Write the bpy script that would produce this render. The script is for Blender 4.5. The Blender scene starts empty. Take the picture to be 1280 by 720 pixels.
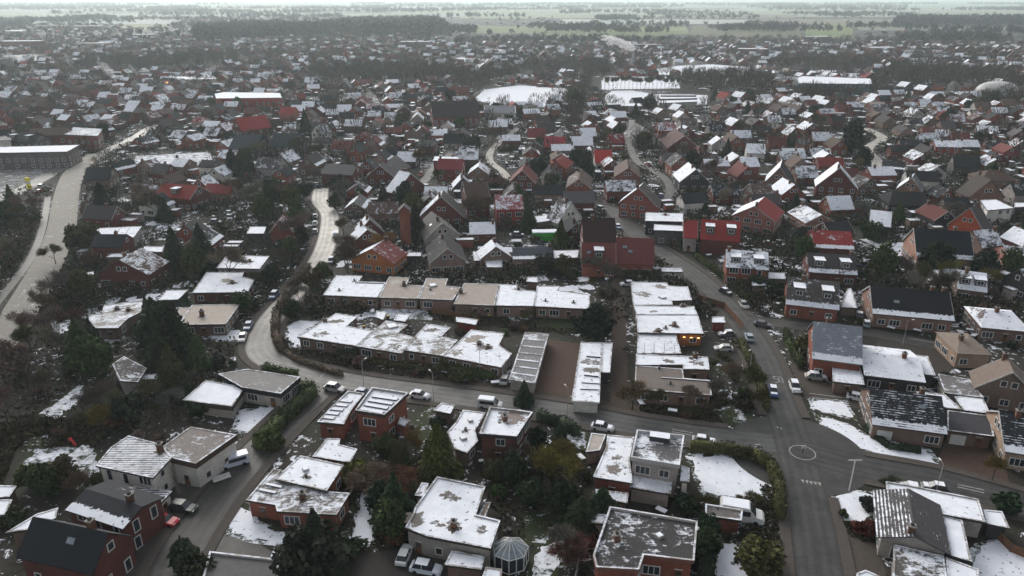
import bpy, math, random
import numpy as np
from mathutils import Vector
RNG = random.Random(7); NR = np.random.default_rng(11)
PI = math.pi
sc = bpy.context.scene; COL = sc.collection
# ---------------------------------------------------------------- camera
H = 75.0; F = 897.0; PITCH = math.radians(22.0)
cam = bpy.data.cameras.new('camera'); cam.sensor_width = 36; cam.lens = 36*F/1280; cam.clip_end = 60000; cam.clip_start = .5
camo = bpy.data.objects.new('camera', cam); COL.objects.link(camo); sc.camera = camo
camo.location = (0, 0, H); camo.rotation_euler = (PI/2-PITCH, 0, 0)
cp, sp_ = math.cos(PITCH), math.sin(PITCH)
def at(x, y, z=0.0):
    """photo pixel (1280x720) -> the point of the place at height z"""
    dx = (x-640)/F; dy = (360-y)/F
    d = (dx, cp+dy*sp_, -sp_+dy*cp)
    t = (z-H)/d[2]
    return (d[0]*t, d[1]*t)
def proj(X, Y, Z=0.0):
    zc = Y*cp-(Z-H)*sp_; yc = Y*sp_+(Z-H)*cp
    return (640+F*X/zc, 360-F*yc/zc) if zc > .1 else (9e9, 9e9)
def height_at(X, Y, py):
    """height over (X,Y) that shows at image row py"""
    k = (360-py)/F
    # (Y*sp + h*cp) = k*(Y*cp - h*sp)
    h = (k*Y*cp-Y*sp_)/(cp+k*sp_)
    return H+h
# ---------------------------------------------------------------- materials
def newmat(name):
    m = bpy.data.materials.new(name); m.use_nodes = True; nt = m.node_tree; nt.nodes.clear()
    out = nt.nodes.new('ShaderNodeOutputMaterial'); b = nt.nodes.new('ShaderNodeBsdfPrincipled')
    nt.links.new(b.outputs[0], out.inputs[0]); b.inputs['Roughness'].default_value = .9
    b.inputs['Specular IOR Level'].default_value = .25
    return m, nt, b
class N:
    def __init__(s, nt): s.nt = nt
    def n(s, t, **k):
        x = s.nt.nodes.new(t)
        for a, v in k.items(): setattr(x, a, v)
        return x
    def l(s, a, b): s.nt.links.new(a, b)
    def m(s, op, a, b=None, c=None, clamp=False):
        x = s.n('ShaderNodeMath', operation=op); x.use_clamp = clamp
        for i, v in enumerate((a, b, c)):
            if v is None: continue
            if isinstance(v, (int, float)): x.inputs[i].default_value = v
            else: s.l(v, x.inputs[i])
        return x.outputs[0]
    def noise(s, vec, scale, detail=4, rough=.55, dist=0):
        x = s.n('ShaderNodeTexNoise'); x.inputs['Scale'].default_value = scale; x.inputs['Detail'].default_value = detail
        x.inputs['Roughness'].default_value = rough; x.inputs['Distortion'].default_value = dist
        s.l(vec, x.inputs['Vector']); return x.outputs['Fac']
    def step(s, v, lo, hi):
        x = s.n('ShaderNodeMapRange'); x.interpolation_type = 'SMOOTHSTEP'
        s.l(v, x.inputs['Value'])
        for i, k in ((lo, 'From Min'), (hi, 'From Max')):
            if isinstance(i, (int, float)): x.inputs[k].default_value = i
            else: s.l(i, x.inputs[k])
        return x.outputs['Result']
    def mix(s, f, a, b, blend='MIX'):
        x = s.n('ShaderNodeMix', data_type='RGBA', blend_type=blend)
        if isinstance(f, (int, float)): x.inputs[0].default_value = f
        else: s.l(f, x.inputs[0])
        for i, v in ((6, a), (7, b)):
            if isinstance(v, tuple): x.inputs[i].default_value = (*v, 1) if len(v) == 3 else v
            else: s.l(v, x.inputs[i])
        return x.outputs[2]
    def attr(s, name): return s.n('ShaderNodeAttribute', attribute_name=name)
M = {}
SNOW = (.86, .885, .94)
def cover_mat(name, shine=.9, trodden=False):
    """colour from the 'col' attribute under a broken cover of snow ('sp' = amount, strip at the eave, tile rows)"""
    m, nt, b = newmat(name); g = N(nt)
    pos = g.n('ShaderNodeNewGeometry').outputs['Position']; uv = g.n('ShaderNodeUVMap').outputs[0]
    col = g.attr('col').outputs['Color']; sp = g.n('ShaderNodeSeparateColor'); g.l(g.attr('sp').outputs['Color'], sp.inputs[0])
    suv = g.n('ShaderNodeSeparateXYZ'); g.l(uv, suv.inputs[0])
    n1 = g.noise(pos, .33, 6, .66, .6); n2 = g.noise(pos, 1.7, 5, .7, .4)
    # streaks that follow the slope of a roof
    sv = g.n('ShaderNodeCombineXYZ'); g.l(g.m('MULTIPLY', suv.outputs[0], .55), sv.inputs[0]); g.l(g.m('MULTIPLY', suv.outputs[1], 2.2), sv.inputs[1])
    n3 = g.noise(sv.outputs[0], 1.0, 3, .6)
    e = g.m('ADD', g.m('MULTIPLY', n1, .5), g.m('ADD', g.m('MULTIPLY', n2, .3), g.m('MULTIPLY', n3, .2)))
    rows = g.m('SINE', g.m('MULTIPLY', suv.outputs[1], 2*PI/.5))
    e = g.m('ADD', e, g.m('MULTIPLY', g.m('MULTIPLY', rows, .11), sp.outputs[2]))
    strip = g.m('MULTIPLY', g.m('SUBTRACT', 1.0, g.m('DIVIDE', suv.outputs[1], g.m('ADD', .5, g.m('MULTIPLY', n2, 2.2)))), 1.0, clamp=True)
    e = g.m('ADD', e, g.m('MULTIPLY', g.m('GREATER_THAN', strip, .05), g.m('MULTIPLY', sp.outputs[1], .5)))
    T = g.m('SUBTRACT', .75, g.m('MULTIPLY', sp.outputs[0], .5))
    mask = g.step(e, g.m('SUBTRACT', T, .018), g.m('ADD', T, .022))
    speck = g.m('MULTIPLY', g.step(g.noise(pos, 1.25, 2, .5), .66, .69), g.m('LESS_THAN', sp.outputs[0], .985))
    mask = g.m('MULTIPLY', mask, g.m('SUBTRACT', 1.0, g.m('MULTIPLY', speck, .85)))
    under = g.mix(g.m('MULTIPLY', g.noise(pos, 1.1, 5, .65), .9), g.mix(1.0, col, (.62, .62, .62), 'MULTIPLY'), g.mix(1.0, col, (1.4, 1.38, 1.34), 'MULTIPLY'))
    thin = g.step(e, T, g.m('ADD', T, .085)); wet = g.mix(thin, (.50, .52, .56), g.mix(g.step(g.noise(pos, .6, 3, .5), .35, .7), (.77, .80, .86), SNOW))
    g.l(g.mix(mask, under, wet), b.inputs['Base Color'])
    b.inputs['Roughness'].default_value = shine
    bump = g.n('ShaderNodeBump'); bump.inputs['Strength'].default_value = .5; bump.inputs['Distance'].default_value = .12
    g.l(g.m('ADD', g.m('MULTIPLY', mask, .6), g.m('MULTIPLY', n2, .7)), bump.inputs['Height']); g.l(bump.outputs[0], b.inputs['Normal'])
    return m
M['roof'] = cover_mat('weathered_roof_with_snow', .85)
M['groundcover'] = cover_mat('ground_with_snow', .95)
def wall_mat():
    m, nt, b = newmat('brick_and_render'); g = N(nt)
    pos = g.n('ShaderNodeNewGeometry').outputs['Position']; col = g.attr('col').outputs['Color']
    mp = g.n('ShaderNodeMapping'); mp.inputs['Scale'].default_value = (1, 1, 3.5); g.l(pos, mp.inputs[0])
    f = g.m('ADD', g.m('MULTIPLY', g.noise(mp.outputs[0], 2.4, 5, .7), .6), g.m('MULTIPLY', g.noise(pos, .35, 3), .4))
    g.l(g.mix(g.step(f, .3, .7), g.mix(1.0, col, (.6, .6, .6), 'MULTIPLY'), g.mix(1.0, col, (1.3, 1.25, 1.2), 'MULTIPLY')), b.inputs['Base Color'])
    return m
M['wall'] = wall_mat()
def plain(name, c, rough=.8, spec=.25, metal=0, var=.25, sc_=1.5):
    m, nt, b = newmat(name); g = N(nt); pos = g.n('ShaderNodeNewGeometry').outputs['Position']
    f = g.noise(pos, sc_, 4, .6)
    lo = tuple(v*(1-var) for v in c); hi = tuple(min(1, v*(1+var)) for v in c)
    g.l(g.mix(g.step(f, .3, .7), lo, hi), b.inputs['Base Color'])
    b.inputs['Roughness'].default_value = rough; b.inputs['Specular IOR Level'].default_value = spec; b.inputs['Metallic'].default_value = metal
    return m
M['white'] = plain('white_paint', (.58, .58, .56), .6, var=.1)
M['glass'] = plain('dark_window_glass', (.03, .035, .045), .12, .6)
M['palglass'] = plain('grey_roof_glazing', (.22, .26, .29), .2, .6)
M['trim'] = plain('dark_metal_trim', (.05, .05, .055), .6)
M['paletrim'] = plain('pale_metal_trim', (.42, .41, .40), .5)
M['bark'] = plain('bark', (.06, .05, .042))
M['snow'] = plain('snow', SNOW, .8, var=.04)
M['tyre'] = plain('tyre_rubber', (.02, .02, .02))
M['steel'] = plain('galvanised_steel', (.35, .36, .37), .5)
M['red'] = plain('red_plastic', (.5, .03, .03), .5)
M['yellow'] = plain('yellow_panel', (.85, .75, .03), .5, var=.05)
M['green'] = plain('green_tarpaulin', (.05, .36, .04), .6)
M['paint'] = plain('road_paint', (.36, .355, .345), .85, var=.4, sc_=4)
M['membrane'] = plain('dome_membrane', (.5, .5, .49), .7, var=.12, sc_=.15)
M['wood'] = plain('brown_timber', (.16, .08, .045))
M['rim'] = plain('stone_coping', (.34, .31, .29), .8)
def emis(name, c, s):
    m, nt, b = newmat(name); b.inputs['Emission Color'].default_value = (*c, 1); b.inputs['Emission Strength'].default_value = s
    return m
M['lamp'] = emis('warm_lamp', (1, .45, .12), 3.2); M['orange'] = emis('orange_lit_sign', (1, .3, .05), 2.2)
def objcol_mat(name, rough, spec, islands=False, snowy=0.0):
    m, nt, b = newmat(name); g = N(nt); oi = g.n('ShaderNodeObjectInfo'); c = oi.outputs['Color']
    if islands:
        r = g.n('ShaderNodeNewGeometry').outputs['Random Per Island']
        c2 = g.mix(r, g.mix(1.0, c, (.55, .55, .55), 'MULTIPLY'), g.mix(1.0, c, (2.3, 2.2, 2.1), 'MULTIPLY'))
        if snowy: c2 = g.mix(g.m('GREATER_THAN', g.m('FRACT', g.m('MULTIPLY', r, 37.7)), 1-snowy), c2, (.6, .62, .66))
        c = c2
    g.l(c, b.inputs['Base Color']); b.inputs['Roughness'].default_value = rough; b.inputs['Specular IOR Level'].default_value = spec
    return m
M['leaf'] = objcol_mat('foliage', .9, .1, True, 0.0)
M['carpaint'] = objcol_mat('car_paint', .3, .5)
M['cloth'] = objcol_mat('painted_sheet', .6, .2)
# road: colour from attribute, worn
m, nt, b = newmat('asphalt'); g = N(nt); pos = g.n('ShaderNodeNewGeometry').outputs['Position']; col = g.attr('col').outputs['Color']
f = g.m('ADD', g.m('MULTIPLY', g.noise(pos, .25, 5, .65, .3), .6), g.m('MULTIPLY', g.noise(pos, 2.5, 4, .7), .4))
uvx = g.n('ShaderNodeSeparateXYZ'); g.l(g.n('ShaderNodeUVMap').outputs[0], uvx.inputs[0]); au = g.m('ABSOLUTE', uvx.outputs[0])
trk = g.m('MULTIPLY', g.m('COSINE', g.m('MULTIPLY', g.m('SUBTRACT', au, .28), 2*PI/.44)), g.m('MULTIPLY', g.noise(pos, .12, 3, .6), .10))
trk = g.m('MULTIPLY', trk, g.m('LESS_THAN', au, 1.01)); f = g.m('ADD', f, trk)
cr = g.mix(g.step(f, .30, .70), g.mix(1.0, col, (.58, .58, .58), 'MULTIPLY'), g.mix(1.0, col, (1.42, 1.41, 1.38), 'MULTIPLY'))
edge = g.m('MULTIPLY', g.step(g.m('ADD', au, g.m('MULTIPLY', g.m('SUBTRACT', f, .5), .5)), .84, .98), g.m('LESS_THAN', au, 1.01))
g.l(g.mix(g.m('MULTIPLY', edge, .75), cr, (.042, .036, .030)), b.inputs['Base Color'])
b.inputs['Roughness'].default_value = .58; M['road'] = m
# open ground between the gardens
m, nt, b = newmat('winter_ground'); g = N(nt); pos = g.n('ShaderNodeNewGeometry').outputs['Position']
base = g.mix(g.step(g.noise(pos, .07, 4, .6), .4, .62), (.015, .019, .010), (.030, .025, .019))
base = g.mix(g.step(g.noise(pos, .9, 4, .7), .35, .75), base, (.046, .040, .033))
cov = g.noise(pos, .035, 3, .6); sp1 = g.noise(pos, .55, 5, .72, .5)
mask = g.step(g.m('ADD', sp1, g.m('MULTIPLY', g.m('SUBTRACT', cov, .5), .55)), .60, .64)
g.l(g.mix(mask, base, (.76, .79, .85)), b.inputs['Base Color']); M['earth'] = m

# ---------------------------------------------------------------- mesh collecting
class MB:
    def __init__(s): s.v = []; s.f = []; s.mi = []; s.c = []; s.sp = []; s.uv = []
    def face(s, pts, mi=0, c=(.5, .5, .5), sp=(0, 0, 0), uv=None):
        i = len(s.v); s.v += [tuple(p) for p in pts]; s.f.append(tuple(range(i, i+len(pts)))); s.mi.append(mi); s.c.append(c); s.sp.append(sp)
        s.uv += uv if uv else [(p[0], p[1]+50) for p in pts]
    def box(s, x0, x1, y0, y1, z0, z1, mi=0, c=(.5, .5, .5), sp=(0, 0, 0), top=None):
        a = [(x0, y0, z0), (x1, y0, z0), (x1, y1, z0), (x0, y1, z0), (x0, y0, z1), (x1, y0, z1), (x1, y1, z1), (x0, y1, z1)]
        for k, q in enumerate(((0, 3, 2, 1), (4, 5, 6, 7), (0, 1, 5, 4), (1, 2, 6, 5), (2, 3, 7, 6), (3, 0, 4, 7))):
            s.face([a[i] for i in q], mi, c, (top if (k == 1 and top) else sp))
    def hexa(s, b4, t4, mi=0, c=(.5, .5, .5), sp=(0, 0, 0), top=None, uvtop=None):
        """slab between a lower and an upper quad (both counter-clockwise from above)"""
        s.face(t4, mi, c, top or sp, uvtop); s.face(b4[::-1], mi, c, sp)
        for i in range(4):
            j = (i+1) % 4; s.face([b4[i], b4[j], t4[j], t4[i]], mi, c, sp)
    def build(s, name, mats, parent=None, link=True):
        me = bpy.data.meshes.new(name); me.from_pydata(s.v, [], s.f)
        for mt in (mats if isinstance(mats, (list, tuple)) else [mats]): me.materials.append(mt)
        nf = len(s.f)
        me.polygons.foreach_set('material_index', s.mi)
        a = me.attributes.new('col', 'FLOAT_COLOR', 'CORNER'); ln = [len(f) for f in s.f]
        cc = np.repeat(np.array([(*c, 1) for c in s.c], dtype=np.float32), ln, axis=0); a.data.foreach_set('color', cc.ravel())
        a = me.attributes.new('sp', 'FLOAT_COLOR', 'CORNER')
        cc = np.repeat(np.array([(*c, 1) for c in s.sp], dtype=np.float32), ln, axis=0); a.data.foreach_set('color', cc.ravel())
        u = me.uv_layers.new(name='uv'); u.data.foreach_set('uv', np.array(s.uv, dtype=np.float32).ravel())
        me.update()
        return put(name, me, parent) if link else me
def put(name, me, parent=None, loc=None, rz=0, scale=None, color=None):
    o = bpy.data.objects.new(name, me); COL.objects.link(o)
    if parent is not None: o.parent = parent
    if loc is not None: o.location = loc
    if rz: o.rotation_euler = (0, 0, rz)
    if scale is not None: o.scale = scale
    if color is not None: o.color = (*color, 1)
    return o
THINGS = []
def tag(o, label=None, cat=None, group=None, kind=None):
    if label: o['label'] = label
    if cat: o['category'] = cat
    if group: o['group'] = group
    if kind: o['kind'] = kind
    return o
def empty(name, x, y, rz=0, z=0):
    o = bpy.data.objects.new(name, None); COL.objects.link(o); o.location = (x, y, z); o.rotation_euler = (0, 0, rz); o.empty_display_size = .5
    return o
def thing(name, cat, x, y, rz=0, label=None, group=None, desc=None, z=0):
    o = empty(name, x, y, rz, z); tag(o, label, cat, group); THINGS.append((o, desc)); return o
def ccw(p):
    a = sum(p[i][0]*p[(i+1) % len(p)][1]-p[(i+1) % len(p)][0]*p[i][1] for i in range(len(p)))
    return list(p) if a > 0 else list(p)[::-1]
def inset(p, d):
    n = len(p); r = []
    for i in range(n):
        a, b_, c = p[i-1], p[i], p[(i+1) % n]
        u = (b_[0]-a[0], b_[1]-a[1]); v = (c[0]-b_[0], c[1]-b_[1]); lu = math.hypot(*u) or 1e-6; lv = math.hypot(*v) or 1e-6
        n1 = (-u[1]/lu, u[0]/lu); n2 = (-v[1]/lv, v[0]/lv); k = 1+n1[0]*n2[0]+n1[1]*n2[1]; k = max(k, .35)
        r.append((b_[0]+d*(n1[0]+n2[0])/k, b_[1]+d*(n1[1]+n2[1])/k))
    return r
def inside(p, x, y):
    c = False; n = len(p); j = n-1
    for i in range(n):
        if (p[i][1] > y) != (p[j][1] > y) and x < (p[j][0]-p[i][0])*(y-p[i][1])/(p[j][1]-p[i][1])+p[i][0]: c = not c
        j = i
    return c
# occupancy of the ground near the camera, one cell per metre
OX, OY, ON, OM = -620, 40, 1240, 960
OCC = np.zeros((ON, OM), dtype=np.uint8)       # 1 road, 2 building, 4 reserved open ground
def occ_poly(p, bit, grow=0):
    if grow: p = inset(ccw(p), -grow)
    xs = [q[0] for q in p]; ys = [q[1] for q in p]
    x0, x1 = max(0, int(min(xs)-OX)), min(ON-1, int(max(xs)-OX)+1); y0, y1 = max(0, int(min(ys)-OY)), min(OM-1, int(max(ys)-OY)+1)
    if x1 < x0 or y1 < y0: return
    X, Y = np.meshgrid(np.arange(x0, x1+1)+OX+.5, np.arange(y0, y1+1)+OY+.5, indexing='ij'); c = np.zeros(X.shape, bool); j = len(p)-1
    for i in range(len(p)):
        if p[i][1] != p[j][1]:
            t = ((p[i][1] > Y) != (p[j][1] > Y)) & (X < (p[j][0]-p[i][0])*(Y-p[i][1])/(p[j][1]-p[i][1])+p[i][0]); c ^= t
        j = i
    OCC[x0:x1+1, y0:y1+1] |= (c*bit).astype(np.uint8)
def occ_hit(p, mask=7):
    xs = [q[0] for q in p]; ys = [q[1] for q in p]
    x0, x1 = int(min(xs)-OX), int(max(xs)-OX)+1; y0, y1 = int(min(ys)-OY), int(max(ys)-OY)+1
    if x0 < 0 or y0 < 0 or x1 >= ON or y1 >= OM: return False
    for a in range(x0, x1+1):
        for b_ in range(y0, y1+1):
            if OCC[a, b_] & mask and inside(p, a+OX+.5, b_+OY+.5): return True
    return False
def occ_at(x, y, mask=7):
    a, b_ = int(x-OX), int(y-OY)
    return 0 <= a < ON and 0 <= b_ < OM and bool(OCC[a, b_] & mask)
def rect(cx, cy, a, w, l, grow=0):
    c, s = math.cos(a), math.sin(a); w = w/2+grow; l = l/2+grow
    return [(cx+c*x-s*y, cy+s*x+c*y) for x, y in ((-w, -l), (w, -l), (w, l), (-w, l))]
HAZE = .00012; EXPO = 0.42
# ---------------------------------------------------------------- shared small parts
def window_mesh(w, h, name='window', mull=1):
    b = MB()
    b.box(-w/2, w/2, -.05, 0, -h/2, h/2, 0); t = .09
    for x0, x1, z0, z1 in ((-w/2-t, w/2+t, h/2-.02, h/2+t), (-w/2-t, w/2+t, -h/2-t*1.3, -h/2+.02), (-w/2-t, -w/2+.05, -h/2+.021, h/2-.021), (w/2-.05, w/2+t, -h/2+.021, h/2-.021)):
        b.box(x0, x1, -.11, 0, z0, z1, 1)
    for k in range(mull):
        x = -w/2+w*(k+1)/(mull+1); b.box(x-.05, x+.05, -.10, 0, -h/2+.03, h/2-.03, 1)
    return b.build(name, [M['glass'], M['white']], link=False)
def shutter_mesh(w, h):
    b = MB(); b.box(-w/2, w/2, -.07, 0, -h/2, h/2, 0)
    for k in range(5): b.box(-w/2+.04, w/2-.04, -.1, -.071, -h/2+h*(k+.1)/5, -h/2+h*(k+.85)/5, 0)
    return b.build('garage_door', [M['white']], link=False)
WM = {k: window_mesh(*v) for k, v in dict(s=(1.0, 1.1, 'window', 0), m=(1.5, 1.25), l=(2.3, 1.4, 'window', 2), t=(1.0, 1.9, 'window', 0), b=(1.35, 1.5)).items()}
WM['g'] = shutter_mesh(2.5, 2.0)
def dm():
    b = MB(); b.box(-.5, .5, -.08, 0, -1.05, 1.05, 0); b.box(-.58, .58, -.1, 0, 1.051, 1.14, 1); b.box(-.3, .3, -.12, -.081, .2, .8, 2)
    return b.build('door', [M['wood'], M['white'], M['glass']], link=False)
WM['d'] = dm()
def chim_mesh():
    b = MB(); b.box(-.4, .4, -.4, .4, -1.2, 1.0, 0, (.13, .07, .05)); b.box(-.5, .5, -.5, .5, 1.001, 1.14, 0, (.25, .24, .23)); b.box(-.2, .2, -.2, .2, 1.141, 1.4, 0, (.04, .04, .04))
    return b.build('chimney', [M['wall']], link=False)
CHIM = chim_mesh()
def velux():
    b = MB(); b.box(-.5, .5, -.7, .7, 0, .1, 1); b.box(-.4, .4, -.6, .6, .101, .13, 0); return b.build('skylight', [M['palglass'], M['trim']], link=False)
SKY = velux()
def dome():
    b = MB(); b.box(-.6, .6, -.6, .6, -.05, .3, 1, (.4, .4, .4)); b.box(-.5, .5, -.5, .5, .3, .42, 0); return b.build('skylight', [M['snow'], M['rim']], link=False)
DOME = dome()
def vent():
    b = MB(); b.box(-.15, .15, -.15, .15, -.05, .55, 0); b.box(-.24, .24, -.24, .24, .551, .66, 0); return b.build('vent_pipe', [M['trim']], link=False)
VENT = vent()
def wall_windows(root, p0, p1, h, far, loc0=(0, 0), kinds=None, door=False, z0=0):
    """windows along the wall p0->p1 (outer face to the right of the direction), local coordinates"""
    dx, dy = p1[0]-p0[0], p1[1]-p0[1]; L = math.hypot(dx, dy)
    if L < 2.2: return
    a = math.atan2(dy, dx); st = max(1, int((h+.3)/2.6)); n = max(1, int(L/(3.6 if far else 3.0)))
    for s in range(st):
        z = z0+1.5+2.75*s
        if z+.7 > z0+h: break
        for k in range(n):
            r = RNG.random()
            if r < .12: continue
            t = (k+.5+RNG.uniform(-.08, .08))/n
            kd = 'b' if far else RNG.choice(kinds or 'mmsl')
            if kd in 'lg' and L/n < 2.9: kd = 'm'
            zz = z
            if door and s == 0 and k == n//2: kd = 'd'; zz = z0+1.06
            elif kd == 't': zz = z0+2.75*s+1.15
            elif kd == 'g':
                zz = z0+1.03
                if s: kd = 'm'; zz = z
            put('door' if kd == 'd' else 'garage_door' if kd == 'g' else 'window', WM[kd], root, (p0[0]+dx*t, p0[1]+dy*t, zz), a)
# ---------------------------------------------------------------- pitched house
def gable_house(cx, cy, ang, W, L, he, hr, wall, roof, s=(.3, .3), strip=(0, 0), tile=0.0, label=None, cat='house', name='gabled_house', group=None, desc=None,
                over=.45, chim=1, sky=0, verge=None, lod=None, kinds=None, occ=True, dormer=0, nowin=False, hip=0.0):
    R = thing(name, cat, cx, cy, ang, label, group, desc)
    D = math.hypot(cx, cy); far = D > 300 if lod is None else lod
    c, s_ = math.cos(ang), math.sin(ang)
    w2, l2 = W/2, L/2
    if occ: occ_poly(rect(cx, cy, ang, W, L, .6), 2)
    b = MB(); k = (hr-he)/w2; hl = min(hip*L/2, l2*.95)
    g = [(-w2, he), (0, hr), (w2, he)]
    if hip:
        b.box(-w2, w2, -l2, l2, 0, he, 0, wall)
    else:
        for sg in (-1, 1):
            y = sg*l2; pts = [(-w2, y, 0), (w2, y, 0), (w2, y, he), (0, y, hr-.05), (-w2, y, he)]
            b.face(pts if sg < 0 else pts[::-1], 0, wall)
        b.face([(w2, -l2, 0), (w2, l2, 0), (w2, l2, he), (w2, -l2, he)], 0, wall); b.face([(-w2, l2, 0), (-w2, -l2, 0), (-w2, -l2, he), (-w2, l2, he)], 0, wall)
    b.build('wall', M['wall'], R)
    b = MB(); lo = l2+(over*.7); t = .2
    slope = math.hypot(w2+over, (w2+over)*k)
    for i, sg in enumerate((-1, 1)):
        ex, ez = sg*(w2+over), he-over*k; y0, y1 = -lo, lo
        r0, r1 = (-lo+hl, lo-hl) if hip else (-lo, lo)
        top = [(ex, y0, ez+t), (ex, y1, ez+t), (0, r1, hr+t), (0, r0, hr+t)]; uv = [(y0, 0), (y1, 0), (r1, slope), (r0, slope)]
        if sg < 0: top = top[::-1]; uv = uv[::-1]
        bot = [(p[0], p[1], p[2]-t) for p in top]
        b.hexa(bot, top, 0, roof, (0, 0, 0), (s[i], strip[i], tile), uv)
        if hip:
            y = sg*lo; tr = [(-w2-over, y, ez+t), (w2+over, y, ez+t), (0, sg*(lo-hl), hr+t)]; uv = [(0, 0), (W, 0), (w2, slope)]
            if sg > 0: tr = tr[::-1]; uv = uv[::-1]
            b.face(tr, 0, roof, (max(s)*.7, max(strip), tile), uv)
    b.build('roof', M['roof'], R)
    if verge is None: verge = (not far) and RNG.random() < .5
    if verge and not hip:
        for sg in (-1, 1):
            b = MB(); y = sg*(lo+.05)
            for q in (-1, 1):
                p = [(q*(w2+over+.02), he-over*k-.12), (q*(w2+over+.02), he-over*k+t+.03), (0, hr+t+.03), (0, hr-.1)]
                A = [(x, y-.045, z) for x, z in p]; B = [(x, y+.045, z) for x, z in p]
                if q > 0: A, B = B, A
                b.hexa(A, B, 0)
            b.build('verge_board', M['paletrim'], R)
    for i in range(chim):
        y = RNG.choice((-.45, -.2, .25, .45))*L if i == 0 else .3*L
        if hip: y *= .3
        put('chimney', CHIM, R, (RNG.choice((-.5, .5)), y, hr+.1))
    for i in range(sky):
        sg = 1 if (i % 2 == 0) else -1; x = sg*w2*RNG.uniform(.35, .6); z = hr-abs(x)*k+t
        o = put('skylight', SKY, R, (x, RNG.uniform(-.35, .35)*L, z)); o.rotation_euler = (0, math.atan(k)*sg, 0)
    for i in range(dormer):
        sg = 1; y = (-.28, .28, 0)[i]*L if dormer > 1 else 0; x0 = w2*.78; x1 = w2*.15; zt = hr-x1*k-.1; zb = hr-x0*k
        b = MB(); dw = 1.25; b.box(x1, x0, y-dw, y+dw, zb-.2, zt, 0, (.12, .12, .125)); dd = b.build('dormer', M['wall'], R)
        b = MB(); b.box(x1-.2, x0+.25, y-dw-.2, y+dw+.2, zt+.002, zt+.17, 0, (.05, .05, .05), (0, 0, 0), (.95, 0, 0)); b.build('roof', M['roof'], dd)
        put('window', WM['m'], dd, (x0, y, (zt+zb)/2+.15), PI/2, (1, 1, .8))
    if nowin: return R
    vx, vy = -cx, -cy
    for nx, ny, p0, p1, gb in ((0, -1, (-w2, -l2), (w2, -l2), 1), (1, 0, (w2, -l2), (w2, l2), 0), (0, 1, (w2, l2), (-w2, l2), 1), (-1, 0, (-w2, l2), (-w2, -l2), 0)):
        wx, wy = nx*c-ny*s_, nx*s_+ny*c
        dot = (wx*vx+wy*vy)/D
        if dot < .12: continue
        if D > 520 and dot < .6: continue
        wall_windows(R, p0, p1, he, far, kinds=kinds, door=(dot > .5 and D < 420 and not gb))
        if gb and hr-he > 2.2 and not hip:
            a = math.atan2(p1[1]-p0[1], p1[0]-p0[0])
            for q in ((-.9, .9) if W > 8.5 and hr-he > 3 else (0,)):
                put('window', WM['s'], R, (q*(1 if ny < 0 else -1), p0[1], he+(hr-he)*.36), a, (1, 1, 1.05))
    return R
def Gh(eL, eR, ap, far, he, wall, roof, **k):
    P, Q = at(*eL, he), at(*eR, he); W = math.hypot(Q[0]-P[0], Q[1]-P[1]); ux = ((Q[0]-P[0])/W, (Q[1]-P[1])/W); uy = (-ux[1], ux[0])
    mx, my = (P[0]+Q[0])/2, (P[1]+Q[1])/2
    W = min(max(W, 5), 17); hr = height_at(mx, my, ap[1]); hr = he+min(max(hr-he, W*.16), W*.62)
    if isinstance(far, (int, float)): L = far
    else:
        f = at(*far, hr); L = (f[0]-mx)*uy[0]+(f[1]-my)*uy[1]
    L = min(max(L, 7), 22)
    k.setdefault('kinds', None)
    return gable_house(mx+uy[0]*L/2, my+uy[1]*L/2, math.atan2(ux[1], ux[0]), W-.9, L-.6, he+.3, hr, wall, roof, **k)
def Sh(eL, eR, ry, he, hw, wall, roof, s=(.3, .3), strip=(0, 0), **k):
    """eave towards us from eL to eR; ridge shows at row ry; hw = half the depth; s = (back, front)"""
    P, Q = at(*eL, he), at(*eR, he); L = math.hypot(Q[0]-P[0], Q[1]-P[1]); u = ((Q[0]-P[0])/L, (Q[1]-P[1])/L); v = (-u[1], u[0])
    mx, my = (P[0]+Q[0])/2+v[0]*hw, (P[1]+Q[1])/2+v[1]*hw
    hr = height_at(mx, my, ry); hr = he+min(max(hr-he, hw*.25), hw*1.5)
    # local Y runs along u, local X points at us
    return gable_house(mx, my, math.atan2(-u[0], u[1]), 2*hw-.9, L-.6, he+.3, hr, wall, roof, s=s, strip=strip, **k)
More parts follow.
